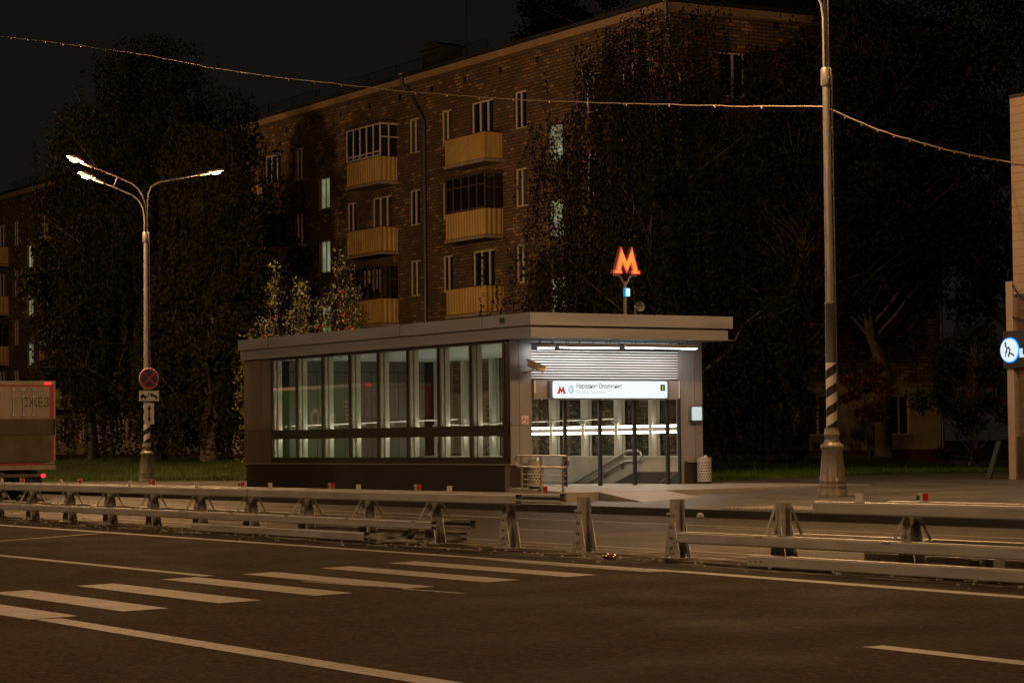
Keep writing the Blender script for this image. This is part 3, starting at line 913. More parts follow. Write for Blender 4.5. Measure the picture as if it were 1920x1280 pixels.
def poly_mesh(pts, x0, x1):
    # extruded concave outline facing +x
    import bmesh
    from mathutils.geometry import tessellate_polygon
    bm = bmesh.new()
    a = [bm.verts.new((x1, y, z)) for y, z in pts]; b = [bm.verts.new((x0, y, z)) for y, z in pts]; n = len(pts)
    for t3 in tessellate_polygon([[Vector((y, z, 0)) for y, z in pts]]):
        bm.faces.new([a[k] for k in t3]); bm.faces.new([b[k] for k in reversed(t3)])
    for i in range(n): bm.faces.new((a[i], b[i], b[(i + 1) % n], a[(i + 1) % n]))
    bmesh.ops.recalc_face_normals(bm, faces=bm.faces)
    return bm
def bm_obj(name, bm, m, parent, loc=(0, 0, 0)):
    me = bpy.data.meshes.new(name); bm.to_mesh(me); bm.free(); me.materials.append(m)
    o = bpy.data.objects.new(name, me); COL.objects.link(o); o.parent = parent; o.location = loc
    return o
bm_obj('emblem', poly_mesh(metro_M(.255, .20), 0, .004), M['txt_red'], sg, (.136, -1.50, -.105))
mb = MB(); mb.prism([(.136, -1.215 + .088 * math.cos(2 * PI * k / 24), .0 + .108 * math.sin(2 * PI * k / 24)) for k in range(24)], (.003, 0, 0)); mb.build('line_disc', M['txt_ring'], sg)
text_obj('line_number', '11', .16, M['sign_white'], sg, .143, -1.285, -.058, .002, width=.13, bold=True)
text_obj('station_name', 'Народное Ополчение', .155, M['txt_dark'], sg, .139, -1.06, .035, .003, width=1.36)
text_obj('station_name_latin', 'Narodnoye Opolcheniye', .10, M['txt_grey'], sg, .139, -1.06, -.095, .003, width=.88)
mb = MB(); mb.box(.136, .140, 1.505, 1.645, -.03, .13); mb.build('exit_badge', M['badge'], sg)
text_obj('exit_number', '1', .145, M['badge_y'], sg, .143, 1.535, -.005, .002, bold=True)
text_obj('exit_word', 'Exit', .055, M['txt_pale'], sg, .139, 1.51, -.09, .002)

# linear lights hung below the canopy
def fixture(x, y0, y1, z, label):
    f = thing('linear_light', label, 'light', (x, (y0 + y1) / 2, z), 0, 'linear lights under the canopy')
    L = (y1 - y0) / 2
    m = MB(); m.prism([(-.07, -L, .0), (.055, -L, .0), (.055, -L, -.008), (.072, -L, -.008), (.072, -L, .085), (-.07, -L, .07)], (0, 2 * L, 0)); m.build('housing', M['cream'], f)
    m = MB(); m.box(-.06, .05, -L + .03, L - .03, -.022, -.002); m.build('tube', M['fixture'], f)
    m = MB()
    for y in (-L * .72, L * .72): m.tube([(0, y, .07), (0, y, 4.018 - z)], .008, 6)
    m.build('hanger', M['dark_metal'], f)
fixture(-49.75, 31.66, 32.12, 3.815, 'short light bar under the canopy nearest the security camera')
fixture(-49.60, 32.2, 33.95, 3.83, 'long light bar under the middle of the canopy')
fixture(-49.50, 34.1, 36.3, 3.84, 'long light bar under the canopy near the right column')

# security camera on the left column
c = thing('security_camera', 'cream security camera angled down on the left entrance column', 'camera', (X1, 31.55, 3.30))
m3 = Matrix.Rotation(R(24), 3, 'X') @ Matrix.Rotation(R(68), 3, 'Z')
mb = MB(); mb.cbox((.26, .12, .05), .44, .14, .12, Matrix.Rotation(R(-26), 3, 'X') @ Matrix.Rotation(R(70), 3, 'Z')); mb.build('housing', M['cream'], c)
mb = MB(); mb.cbox((.26, .115, .125), .50, .17, .018, Matrix.Rotation(R(-26), 3, 'X') @ Matrix.Rotation(R(70), 3, 'Z')); mb.build('sunshade', M['cream'], c)
mb = MB(); mb.tube([(0, -.02, -.08), (.12, -.02, -.08), (.20, .03, -.05), (.24, .07, -.02)], .025, 8); mb.lathe([(.06, 0), (.06, .02)], (0, -.02, -.09), 10); mb.build('bracket', M['steel'], c)
# no smoking notice
c = thing('no_smoking_sign', 'small square no smoking notice on the left entrance column', 'sign', (X1 + .002, 31.49, 2.04))
mb = MB(); mb.box(0, .006, -.095, .095, -.10, .10); mb.build('plate', M['white_plate'], c)
mb = MB()
mb.tube([(.009, .075 * math.cos(2 * PI * k / 24), .075 * math.sin(2 * PI * k / 24)) for k in range(25)], .011, 6, cap=False)
mb.cbox((.009, 0, 0), .006, .15, .02, Matrix.Rotation(R(-45), 3, 'X')); mb.build('symbol', M['sign_red'], c)
mb = MB(); mb.box(.007, .011, -.06, .05, -.008, .008); mb.build('cigarette', M['black'], c)
# information panel on the right column
c = thing('info_panel', 'small lit white information panel with rounded corners on the right column', 'sign', (X1 + .002, 36.655, 2.18))
mb = MB(); mb.prism(rrect(-.20, .19, -.20, .20, .05, 0), (.11, 0, 0)); mb.build('case', M['sign_frame'], c)
mb = MB(); mb.prism(rrect(-.165, .155, -.17, .175, .04, .111), (.003, 0, 0)); mb.build('face', M['white_lamp'], c)
mb = MB()
for k, w in enumerate((.18, .12, .22, .20, .24, .22)): mb.box(.115, .117, -.09, -.09 + w, .12 - k * .05, .132 - k * .05)
mb.build('print', M['txt_grey'], c)

# roof sign: big lit M on a forked pole
c = thing('roof_metro_sign', 'glowing orange red letter M on a forked pole above the roof', 'sign', (-50.6, 34.86, 4.6))
mb = MB(); mb.tube([(0, 0, 0), (0, 0, .98)], .042, 12); mb.lathe([(.16, 0), (.16, .03), (.06, .06)], n=16); mb.build('pole', M['pole'], c)
for s in (-1, 1):
    mb = MB(); mb.tube([(0, s * .02, .90), (0, s * .17, 1.12), (0, s * .24, 1.13), (0, s * .36, 1.13)], .03, 8); mb.build('fork', M['pole'], c)
mo = metro_M(.83, .70)
bm_obj('letter_side', poly_mesh(mo, -.10, .02), M['neon_side'], c, (0, .04, 1.17))
bm_obj('letter_edge', poly_mesh([(y * 1.0, z) for y, z in mo], .021, .035), M['neon_edge'], c, (0, .04, 1.17))
mi = [(-.44, .035), (-.44, .095), (-.385, .095), (-.20, .90), (0, .42), (.20, .90), (.385, .095), (.44, .095), (.44, .035), (.215, .035), (.215, .095), (.25, .12), (.175, .47), (0, .11), (-.175, .47), (-.25, .12), (-.215, .095), (-.215, .035)]
bm_obj('letter_face', poly_mesh([(a * .83, b * .70) for a, b in mi], .036, .042), M['neon'], c, (0, .04, 1.17))
mb = MB(); mb.box(.045, .13, -.055, .055, .60, .79); mb.build('blue_box', M['blue_lamp'], c)
mb = MB(); mb.box(.03, .12, -.075, -.058, .59, .80); mb.build('blue_box_side', M['blue_lamp_side'], c)
# horn loudspeaker
c = thing('horn_loudspeaker', 'grey horn loudspeaker on the roof beside the M sign pole', 'loudspeaker', (-50.5, 35.12, 4.62))
hm = Matrix.Rotation(R(-12), 3, 'Z') @ Matrix.Rotation(R(90), 3, 'Y')
hv = MB()
prof = [(.02, -.18), (.045, -.16), (.045, -.05), (.05, 0), (.075, .07), (.12, .12), (.128, .13), (.118, .13), (.07, .07), (.03, .01), (.001, .0)]
tmp = MB(); tmp.lathe(prof, n=24)
hv.add([tuple(hm @ Vector(v) + Vector((.1, 0, .30))) for v in tmp.v], tmp.f, True); hv.build('horn', M['pole'], c)
mb = MB(); mb.box(-.03, .03, -.03, .03, .02, .26); mb.box(-.1, .1, -.09, .09, 0, .03); mb.build('bracket', M['pole'], c)
c = thing('roof_box', 'pale junction box lying on the roof left of the sign pole', 'box', (-50.55, 34.42, 4.62))
mb = MB(); mb.box(-.1, .1, -.14, .02, 0, .1); mb.box(-.08, .08, .04, .2, 0, .05); mb.build('case', M['white_plate'], c)
mb = MB(); mb.tube([(0, .2, .03), (.03, .3, .05), (0, .42, .02)], .012, 6); mb.build('lead', M['cable'], c)

# ================================================================== STREET LAMPS
def make_lamp(rise=0.0, watts=LAMP_W, lcol=LAMP_COL):
    t = thing('street_lamp', 'tall grey street lamp', 'street lamp', (0, 0, 0))
    base = [(.31, 0), (.31, .16), (.285, .19), (.30, .22), (.29, .27), (.265, .29), (.285, .32), (.275, .36), (.215, 1.00), (.22, 1.02), (.245, 1.05), (.245, 1.10), (.20, 1.13), (.155, 1.18), (.15, 1.27), (.17, 1.30), (.17, 1.35), (.155, 1.38), (.15, 1.43), (.15, 1.47)]
    m = MB(); m.lathe(base, n=28)
    m.build('base', M['cast'], t)
    m = MB()
    m.prism([(.24 - .10 * 0, -.1, .42), (.24, .1, .42), (.215, .085, .9), (.215, -.085, .9)], (.02, 0, 0)); m.build('service_door', M['cast'], t)
    m = MB(); m.lathe([(.114, 1.47), (.110, 2.85)], n=24); m.build('striped_sleeve', M['stripe'], t)
    m = MB(); m.lathe([(.108, 2.85), (.105, 4.08), (.110, 4.09), (.110, 4.13), (.092, 4.15), (.078, 9.05)], n=24); m.build('pole', M['pole'], t)
    m = MB(); m.tube([(.06, .115, 1.5), (.055, .105, 9.0)], .016, 6); m.build('conduit', M['pole'], t)
    m = MB(); m.lathe([(.10, 8.75), (.115, 8.78), (.115, 9.1), (.10, 9.14)], n=20)
    m.box(-.13, .13, -.02, .02, 8.9, 8.94); m.build('collar', M['pole'], t)
    arms = [([(0, .02, 9.0), (0, .02, 9.85), (0, -.02, 10.15), (0, -.13, 10.48), (0, -.30, 10.72), (0, -.56, 10.90), (0, -1.2, 11.14), (0, -2.45, 11.55)], (0, -2.5, 11.57), -1, .35),
            ([(0, -.05, 9.0), (0, -.05, 9.7), (0, -.10, 10.0), (0, -.26, 10.28), (0, -.5, 10.46), (0, -1.2, 10.72), (0, -2.0, 10.98)], (0, -2.05, 11.0), -1, .33),
            ([(0, .05, 9.0), (0, .05, 10.25), (0, .09, 10.55), (0, .22, 10.82), (0, .5, 10.98), (0, 1.2, 11.14), (0, 2.5, 11.42)], (0, 2.55, 11.43), 1, .2)]
    for path, hp, s, tilt in arms:
        path = [path[0]] + [(a, b, c + rise) for a, b, c in path[1:]]; hp = (hp[0], hp[1], hp[2] + rise)
        m = MB(); m.tube(path, .029, 8)
        m.tube([(hp[0], hp[1] - s * .4, hp[2] - .4 * tilt), hp], .055, 8)
        m.build('arm', M['pole'], t)
        m = MB(); q = Matrix.Rotation(s * math.atan(tilt), 3, 'X')
        prof = [(-.05, .05), (.10, .08), (.36, .09), (.52, .05), (.54, .0), (.07, .0), (-.05, .02)]
        pts = [Vector((-.14, s * a, b)) for a, b in prof]
        vs = [q @ p_ + Vector(hp) for p_ in pts]
        m.prism([tuple(v) for v in vs], (.28, 0, 0)); h = m.build('lamp_head', M['cream'], t)
        m = MB(); vs = [q @ Vector((x, s * y, -.004)) + Vector(hp) for x, y in ((-.11, .17), (.11, .17), (.11, .37), (-.11, .37))]
        m.prism([tuple(v) for v in vs], tuple(q @ Vector((0, 0, -.075)))); m.build('lens', M['lens'], h)
        for y0, y1 in ((.07, .16), (.38, .47)):  # glowing pieces that imitate the orange reflection on the housing
            m = MB()
            vs = [q @ Vector((x, s * y, -.004)) + Vector(hp) for x, y in ((-.09, y0), (.09, y0), (.09, y1), (-.09, y1))]
            m.prism([tuple(v) for v in vs], tuple(q @ Vector((0, 0, -.04))))
            m.build('housing_glow', M['lens_glow'], h)
        ld = bpy.data.lights.new('lamp_light', 'POINT'); ld.energy = watts; ld.color = lcol; ld.shadow_soft_size = .16
        lo = bpy.data.objects.new('lamp_light', ld); COL.objects.link(lo); lo.parent = t
        lo.location = tuple(q @ Vector((0, s * .28, -.28)) + Vector(hp))
    m = MB(); m.tube([(0, -1.1, 11.10 + rise), (0, -1.25, 10.75 + rise)], .018, 6); m.build('tie', M['pole'], t)
    return t
lamp = make_lamp(.5)
lamp.location = (-39.67, 32.6, .26)
lamp['label'] = 'tall lamp post on the right with striped foot holding the light garland'
lamp['group'] = 'street lamps along the road'
l2 = make_lamp(0.0); l2['group'] = 'street lamps along the road'; l2.location = (-76.3, 32.65, .235); l2.scale = (.94, .94, .94)
l2['label'] = 'lamp post on the left with three lit heads and traffic signs'
l3 = copy_tree(lamp); l3.location = (-3.0, 32.6, .26)
l3['label'] = 'lamp post of the far pavement out of view to the right'
l4 = copy_tree(lamp); l4.location = (-114.5, 32.6, .26)
l4['label'] = 'lamp post of the far pavement out of view to the left'
for i, x in enumerate((-92.0, -56.0, -20.0, 16.0)):
    l5 = copy_tree(nearp) if i else make_lamp(0.0, NEAR_W, NEAR_COL)
    if not i: nearp = l5; l5['group'] = 'street lamps along the road'
    l5.location = (x, -3.2, .15); l5.rotation_euler = (0, 0, PI)
    l5['label'] = ('lamp post of the near pavement, farthest to the left', 'lamp post of the near pavement opposite the metro entrance', 'lamp post of the near pavement nearest left of the viewer', 'lamp post of the near pavement behind the viewer')[i]

# traffic signs on the left lamp post
sx = -76.3 + .14
t = thing('no_stopping_sign', 'round blue no stopping sign with red cross on the left lamp post', 'traffic sign', (sx, 32.68, 3.80))
mb = MB(); mb.tube([(0, 0, 0), (.02, 0, 0)], .35, 40, smooth=False); mb.build('disc', M['sign_red'], t)
mb = MB(); mb.tube([(.02, 0, 0), (.025, 0, 0)], .285, 36, smooth=False); mb.build('blue_field', M['sign_blue'], t)
mb = MB()
for a in (45, -45): mb.cbox((.0285 + .002 * (a > 0), 0, 0), .006, .57, .055, Matrix.Rotation(R(a), 3, 'X'))
mb.build('cross', M['sign_red'], t)
mb = MB(); mb.tube([(.0, .353 * math.cos(2 * PI * k / 36), .353 * math.sin(2 * PI * k / 36)) for k in range(37)], .012, 6, cap=False); mb.build('rim', M['white_plate'], t)
mb = MB(); mb.box(-.14, 0, -.03, .03, -.1, .1); mb.build('clamp', M['dark_metal'], t)
t = thing('tow_away_sign', 'white tow truck plate below the round sign', 'traffic sign', (sx, 32.68, 3.21))
mb = MB(); mb.box(0, .015, -.36, .36, -.18, .18); mb.build('plate', M['white_plate'], t)
mb = MB(); x0, x1 = .0155, .019
mb.prism([(x0, -.31, -.06), (x0, -.12, -.06), (x0, -.12, .0), (x0, -.17, .01), (x0, -.2, .06), (x0, -.27, .06), (x0, -.31, .0)], (.004, 0, 0))
mb.prism([(x0, -.12, -.05), (x0, -.04, -.05), (x0, .0, .09), (x0, -.02, .10), (x0, -.07, -.02), (x0, -.12, -.02)], (.004, 0, 0))
mb.prism([(x0, .02, .07), (x0, .12, .08), (x0, .2, .03), (x0, .31, -.03), (x0, .31, -.09), (x0, .1, .0), (x0, .02, .03)], (.004, 0, 0))
for y, z in ((-.27, -.08), (-.15, -.08), (.26, -.08), (.10, -.0)):
    mb.tube([(x0, y, z), (x1, y, z)], .036, 14, smooth=False)
for z in (-.17, .165): mb.box(x0, x1, -.35, .35, z, z + .008)
mb.build('pictogram', M['black'], t)
t = thing('arrow_sign', 'white plate with an up and down arrow on the striped lamp post', 'traffic sign', (sx, 32.68, 2.60))
mb = MB(); mb.box(0, .015, -.18, .18, -.36, .36); mb.build('plate', M['white_plate'], t)
mb = MB(); mb.box(x0, x1, -.025, .025, -.16, .16)
mb.prism([(x0, -.08, .14), (x0, .08, .14), (x0, 0, .30)], (.004, 0, 0)); mb.prism([(x0, -.08, -.14), (x0, 0, -.30), (x0, .08, -.14)], (.004, 0, 0))
mb.build('arrow', M['black'], t)

# light garland from the lamp post to the left over the road and right to the shop
t = thing('light_garland', 'cable with small bulbs strung from the right lamp post across the sky', 'garland', (-39.67, 32.6, 8.6))
WL = [(-39.79, 32.6, 8.59), (-42.31, 32.49, 8.9), (-46.22, 32.33, 9.43), (-49.93, 32.18, 9.96), (-52.06, 32.09, 10.29), (-56.73, 31.9, 11.06), (-60.19, 31.76, 11.72), (-64.3, 31.59, 12.48), (-68.11, 31.43, 13.25), (-73.07, 31.23, 14.38), (-79.07, 30.98, 15.58), (-85.37, 30.73, 16.79), (-88.0, 30.63, 17.3)]
WR = [(-39.71, 32.68, 8.54), (-40.54, 34.06, 8.48), (-41.65, 35.93, 8.44), (-42.85, 37.95, 8.47), (-44.0, 39.9, 8.52), (-45.2, 42.0, 8.60), (-46.3, 43.98, 8.70), (-45.6, 44.0, 8.56), (-44.2, 44.0, 8.5)]
og = Vector((-39.67, 32.6, 8.6))
for wpts, w in ((WL, .011), (WR, .016)):
    pts = [Vector(p_) - og for p_ in wpts]
    fine = []
    rr = random.Random(3)
    for a, b in zip(pts[:-1], pts[1:]):
        n = max(2, int((b - a).length / .5))
        for k in range(n): fine.append(a.lerp(b, k / n) + Vector((0, 0, rr.uniform(-.012, .012))))
    fine.append(pts[-1])
    mb = MB(); mb.tube(fine, [w * (1.25 if wpts is WR or i < 24 else max(.45, 1.2 - (i - 24) * .012)) for i in range(len(fine))], 6); mb.build('cable', M['wire'], t)
    fb = MB(); fb.lathe([(.003, -.06), (.014, -.05), (.019, -.03), (.014, -.01), (.008, .0)], n=8)
    proto = None
    d = 0; last = fine[0]; k = 0
    for q in fine[1:]:
        d += (q - last).length; last = q
        if d > (1.55 if wpts is WL else .8):
            d = 0
            if proto is None: proto = fb.build('bulb', M['bulb'], t, loc=q); o = proto
            else:
                o = proto.copy(); COL.objects.link(o); o.parent = t; o.location = q

# ================================================================== CRASH BARRIERS
def post_parts(t, x, z=0.0, top=.75):
    """H post with a tapered, arched gusset plate on each flange; local y across the barrier"""
    m = MB()
    for s in (-1, 1): m.box(x - .06, x + .06, s * .07 - .005, s * .07 + .005, z, z + top)
    m.box(x - .004, x + .004, -.065, .065, z, z + top)
    m.build('post', M['galv_post'], t)
    m = MB()
    for s in (-1, 1):
        y = s * .0815
        pl = [(x - .16, y, z), (x - .13, y, z + .02), (x - .065, y, z + .15), (x, y, z + .09), (x + .065, y, z + .15), (x + .13, y, z + .02), (x + .16, y, z)]
        for a, b in (((-.16, -.10), (-.055, .0)), ((.055, .0), (.16, .10))): pass
        m.prism([(x - .165, y, z), (x - .105, y, z), (x - .03, y, z + .10), (x - .03, y, z + .46), (x - .06, y, z + .46), (x - .15, y, z + .09)], (0, s * .012, 0))
        m.prism([(x + .165, y, z), (x + .15, y, z + .09), (x + .06, y, z + .46), (x + .03, y, z + .46), (x + .03, y, z + .10), (x + .105, y, z)], (0, s * .012, 0))
        m.box(x - .03, x + .03, min(y, y + s * .012), max(y, y + s * .012), z + .06, z + .46)
    m.box(x - .2, x + .2, -.16, .16, z - .005, z + .012)
    m.build('gusset', M['galv_post'], t)
    m = MB()
    for zz in (.14, .26, .40): 
        for s in (-1, 1): m.cbox((x - .01, s * .103, z + zz), .03, .025, .03)
    m.build('bolt', M['steel'], t)
def strut_parts(t, x, z=0.0, top=.74):
    for s in (-1, 1):
        m = MB(); m.tube([(x, s * .12, z + top), (x, s * .27, z + .36)], .017, 6, smooth=False); m.build('strut', M['galv'], t)
        m = MB(); m.box(x - .05, x + .05, min(s * .08, s * .40), max(s * .08, s * .40), z + .335, z + .355); m.build('console', M['galv_post'], t)
def beam(t, x0, x1, yc, z0, name='beam', h=.145, w=.11, slope=0.0, open_end=True):
    """hollow rectangular rail with a slot on the inner face; open ends"""
    m = MB(); e = .006; s = 1 if yc < 0 else -1
    def bx(ya, yb_, za, zb):
        zz0, zz1 = z0 + slope * x0, z0 + slope * x1
        vs = [(x0, ya, zz0 + za), (x0, yb_, zz0 + za), (x0, yb_, zz0 + zb), (x0, ya, zz0 + zb), (x1, ya, zz1 + za), (x1, yb_, zz1 + za), (x1, yb_, zz1 + zb), (x1, ya, zz1 + zb)]
        m.add(vs, [(0, 1, 2, 3), (7, 6, 5, 4), (0, 4, 5, 1), (1, 5, 6, 2), (2, 6, 7, 3), (3, 7, 4, 0)])
    o, i_ = yc - s * w / 2, yc + s * w / 2
    lo, hi = min(o, o + s * e), max(o, o + s * e)
    c_ = .022
    bx(lo, hi, c_, h - c_)                                         # outer face
    a, b = min(o, i_), max(o, i_)
    bx(a + c_, b - c_, 0, e); bx(a + c_, b - c_, h - e, h)         # top and bottom
    # chamfer strips between
    lo2, hi2 = min(i_, i_ - s * e), max(i_, i_ - s * e)
    bx(lo2, hi2, c_, h * .36); bx(lo2, hi2, h * .64, h - c_)       # inner lips
    zz0, zz1 = z0 + slope * x0, z0 + slope * x1
    for yo, sg_ in ((o, s), (i_, -s)):
        for top in (1, 0):
            vs = []; n = 5
            for k in range(n + 1):
                a_ = PI / 2 * k / n
                yy_ = yo + sg_ * (c_ - c_ * math.cos(a_)); dz = c_ - c_ * math.sin(a_)
                vs += [(x0, yy_, zz0 + (h - dz if top else dz)), (x1, yy_, zz1 + (h - dz if top else dz))]
            m.add(vs, [(2 * k, 2 * k + 1, 2 * k + 3, 2 * k + 2) for k in range(n)], True)
    return m.build(name, M['galv'], t)
def reflector(t, x, y, z, red):
    m = MB()
    if red:
        m.cbox((x, y, z + .05), .10, .05, .09, rot_z(R(20))); r = m.build('reflector', M['white_plate'], t)
        m = MB(); m.cbox((x + .055, y - .01, z + .055), .02, .062, .08, rot_z(R(-8))); m.build('red_lens', M['refl_red'], r)
        m = MB(); m.cbox((x - .04, y - .035, z + .045), .05, .012, .05); m.build('green_lens', M['refl_green'], r)
    else:
        m.box(x - .055, x + .055, y - .012, y + .012, z, z + .10); m.box(x - .055, x + .055, y - .01, y + .05, z - .002, z + .006)
        m.build('reflector', M['white_plate'], t)
YB = 17.93
ZS = .0012
# left run: posts every two metres out past the edge of the frame
t = thing('crash_barrier', 'long double crash barrier with rails still mounted left of the gap', 'barrier', (-29.0, YB, 0), 0, 'median crash barrier')
for k in range(0, 22):
    x = -2.1 * k
    post_parts(t, x, 0.0, .62 if k else .74)
    if k: strut_parts(t, x, 0.0, .62)
for s in (-1, 1):
    segs = [(.75, -7.8), (-7.84, -19.6), (-19.64, -31.4), (-31.44, -46)] if s < 0 else [(.95, -8.3), (-8.34, -20), (-20.04, -32), (-32.04, -46)]
    for a, b in segs: beam(t, b, a, s * .30, .632 - 0, slope=.0016)
    segs = [(-1.55, -10.2), (-10.23, -18.6), (-18.62, -27.5), (-27.52, -46)] if s < 0 else [(-1.55, -10), (-10.03, -19), (-19.03, -29), (-29.03, -46)]
    for a, b in segs: beam(t, b, a, s * .33, .226, h=.135, slope=.0016)
    m = MB(); a = .75 if s < 0 else .95
    m.box(a - .004, a + .006, s * .30 - .045, s * .30 + .045, .66, .68); m.build('end_bolt', M['rust'], t)
for k, x in enumerate((-1.15, -3.95, -7.05, -10.0, -13.0, -16.5, -19.9)):
    reflector(t, x, -.30, .777 + .0016 * x, False)
for k, x in enumerate((.15, -3.45, -6.3, -9.7, -13.6, -17.3, -20.6)):
    reflector(t, x + .35, .27, .777 + .0016 * x, True)
# right run
t = thing('crash_barrier', 'double crash barrier with glinting rails right of the gap', 'barrier', (-22.75, YB, 0), 0, 'median crash barrier')
for k in range(0, 6):
    post_parts(t, 2.3 * k, 0.0, .74 if k == 0 else .62); strut_parts(t, 2.3 * k, 0.0, .70 if k == 0 else .62)
for s in (-1, 1):
    beam(t, 1.0 if s < 0 else 1.6, 12, s * .30, .635)
    beam(t, -1.65 if s < 0 else -.6, 12, s * .33, .222, h=.14)
reflector(t, 1.75, -.29, .78, False); reflector(t, 2.15, .30, .78, True)
# two posts standing alone in the gap
for x, lab in ((-27.07, 'bare barrier post just right of the left rail end'), (-24.92, 'bare barrier post left of the right rails with a can nearby')):
    q = thing('barrier_post', lab, 'barrier post', (x, YB, 0), 0, 'bare posts in the barrier gap')
    post_parts(q, 0, 0, .75)
    m = MB(); m.tube([(-.07, -.10, .56), (-.02, -.11, .57), (.05, -.10, .55)], .02, 6); m.build('bent_tab', M['galv_post'], q)
# loose rails lying on the road
def loose(x0, x1, y, lab, slope=0, z=.0):
    q = thing('loose_rail', lab, 'steel rail', ((x0 + x1) / 2, y, 0), 0, 'loose rails on the road')
    L = (x1 - x0) / 2
    b_ = beam(q, -L, L, -.001, z + .012, h=.14); 
    m = MB()
    for k in range(3): m.cbox((-L + .06 + .10 * k, -.0575, z + .075), .018, .006, .018)
    m.build('bolt_hole', M['black'], q)
    return q
loose(-38.7, -32.35, 17.45, 'dusty steel rail lying on the road below the left barrier')
loose(-22.55, -11, 17.28, 'steel rail lying on the road before the right barrier')
loose(-36.4, -31.3, 18.55, 'steel rail lying on the road behind the left barrier posts')
loose(-22.0, -12, 18.6, 'steel rail lying on the road behind the right barrier posts')
# bent console lying between the left posts
q = thing('bent_bracket', 'bent rusty bracket lying between the last posts of the left barrier', 'bracket', (-32.0, 17.85, 0), .1)
mb = MB(); mb.prism([(-.9, -.05, .02), (-.2, -.05, .02), (.1, -.05, .12), (.3, -.05, .22), (.38, -.05, .2), (.2, -.05, .06), (.5, -.05, .02), (.5, -.05, .0), (-.9, -.05, .0)], (0, .12, 0)); mb.box(-.75, -.5, -.1, .1, 0, .12); mb.build('plate', M['galv_post'], q)
q = thing('bent_bracket', 'steel bracket lying behind the right barrier between its posts', 'bracket', (-19.4, 17.9, 0), -.15)
mb = MB(); mb.prism([(-.2, -.08, .0), (.12, -.08, .0), (.2, -.08, .18), (.02, -.08, .18)], (0, .03, 0)); mb.box(.25, .4, -.05, .1, 0, .2); mb.build('plate', M['galv_post'], q)
# crushed can
q = thing('crushed_can', 'crushed gold and red drink can on the road beside the bare posts', 'can', (-25.25, 17.1, 0.0), R(10))
mb = MB(); mb.v = []; pts = []
mb.tube([(-.11, 0, .035), (-.09, 0, .04), (-.03, .0, .042), (.0, .015, .03), (.03, .0, .038), (.09, 0, .036), (.105, 0, .035)], [.024, .036, .036, .022, .034, .034, .026], 12); mb.build('shell', mat('can metal', (.62, .50, .26), .2, .95, var=.3, vscale=14), q)
mb = MB(); mb.tube([(.035, 0, .038), (.085, 0, .037)], .0365, 12, cap=False); mb.build('label', mat('can red print', (.30, .02, .02), .3, .3), q)
# grit along the barrier foot
rng_ = random.Random(11)
mb = MB()
for k in range(420):
    x = rng_.uniform(-60, -14); y = 17.25 + rng_.gauss(0, .18) if rng_.random() < .7 else rng_.uniform(16.3, 18.8); r = rng_.uniform(.006, .022)
    mb.cbox((x, y, r * .6), r * 2, r * 1.6, r * 1.3, rot_z(rng_.uniform(0, 3)))
tag(mb.build('gravel', M['stone']), kind='stuff')
q = thing('stone', 'small pale stone on the far road edge below the kerb', 'stone', (-37.2, 27.3, 0))
mb = MB(); mb.lathe([(.05, 0), (.08, .03), (.06, .09), (.02, .11)], n=7, smooth=False); mb.build('lump', M['stone'], q)

# ================================================================== TRUCK
t = thing('box_truck', 'white rear of a box truck with red frame leaving the frame at the left edge', 'truck', (-67.46, 24.68, 0))
hw = 1.275
mb = MB(); mb.box(-7.2, -.03, -hw + .02, hw - .02, 1.0, 3.40); mb.build('cargo_box', M['truck_white'], t)
mb = MB(); mb.box(-7.15, -.05, hw - .018, hw, 1.05, 3.30); mb.build('side_panel', M['truck_green'], t)
mb = MB(); mb.box(-7.2, 0.0, hw - .03, hw + .012, 3.31, 3.42); mb.box(-7.2, 0, -hw, -hw + .04, 3.31, 3.42); mb.build('top_rail', M['white_plate'], t)
mb = MB()
def disc(y, xc, zc, rx, rz, hole=0.0):
    n = 28
    o_ = [(xc + rx * math.cos(2 * PI * k / n), y, zc + rz * math.sin(2 * PI * k / n)) for k in range(n)]
    i_ = [(xc + rx * hole * math.cos(2 * PI * k / n), y, zc + rz * hole * math.sin(2 * PI * k / n)) for k in range(n)]
    for k in range(n): mb.quad(o_[k], o_[(k + 1) % n], i_[(k + 1) % n], i_[k])
disc(hw + .004, -3.2, 2.35, .33, .33, .55); disc(hw + .004, -2.55, 2.6, .30, .30, .5); disc(hw + .005, -1.95, 2.3, .22, .22, .4); disc(hw + .004, -4.3, 2.3, .22, .42, .7)
for k in range(5): mb.box(-1.05 - .04 * k, -.45 - .04 * k, hw, hw + .005, 2.25 + k * .14, 2.33 + k * .14)
mb.build('side_mark', M['truck_pink'], t)
mb = MB(); disc(hw + .004, -5.9, 2.35, .3, .45, .6); mb.build('side_badge', M['truck_red'], t)
mb = MB()
mb.box(-.03, .0, -hw, hw, 2.36, 3.28); mb.build('rear_door', M['truck_white'], t)
mb = MB(); mb.box(-.03, .012, -hw, hw, 3.28, 3.33); mb.box(-.03, .012, hw - .17, hw - .06, 2.36, 3.28); mb.box(-.03, .012, -hw, -hw + .1, 2.36, 3.28)
mb.box(-.03, .02, hw - .14, hw - .03, 1.10, 1.72); mb.box(-.03, .016, -hw, hw - .35, .98, 1.03); mb.build('red_trim', M['truck_red'], t)
mb = MB(); mb.box(-.03, .03, hw - .055, hw, 1.10, 3.33); mb.box(-.03, .03, -hw, hw, 3.33, 3.45); mb.build('corner_post', M['truck_white'], t)
for y in (-.02, .28, .62 - .02):
    mb = MB(); mb.tube([(.03, y, 2.38), (.03, y, 3.26)], .02, 6)
    for z in (2.45, 3.0, 3.2): mb.box(.0, .05, y - .06, y + .06, z - .02, z + .02)
    mb.build('lock_rod', M['galv_post'], t)
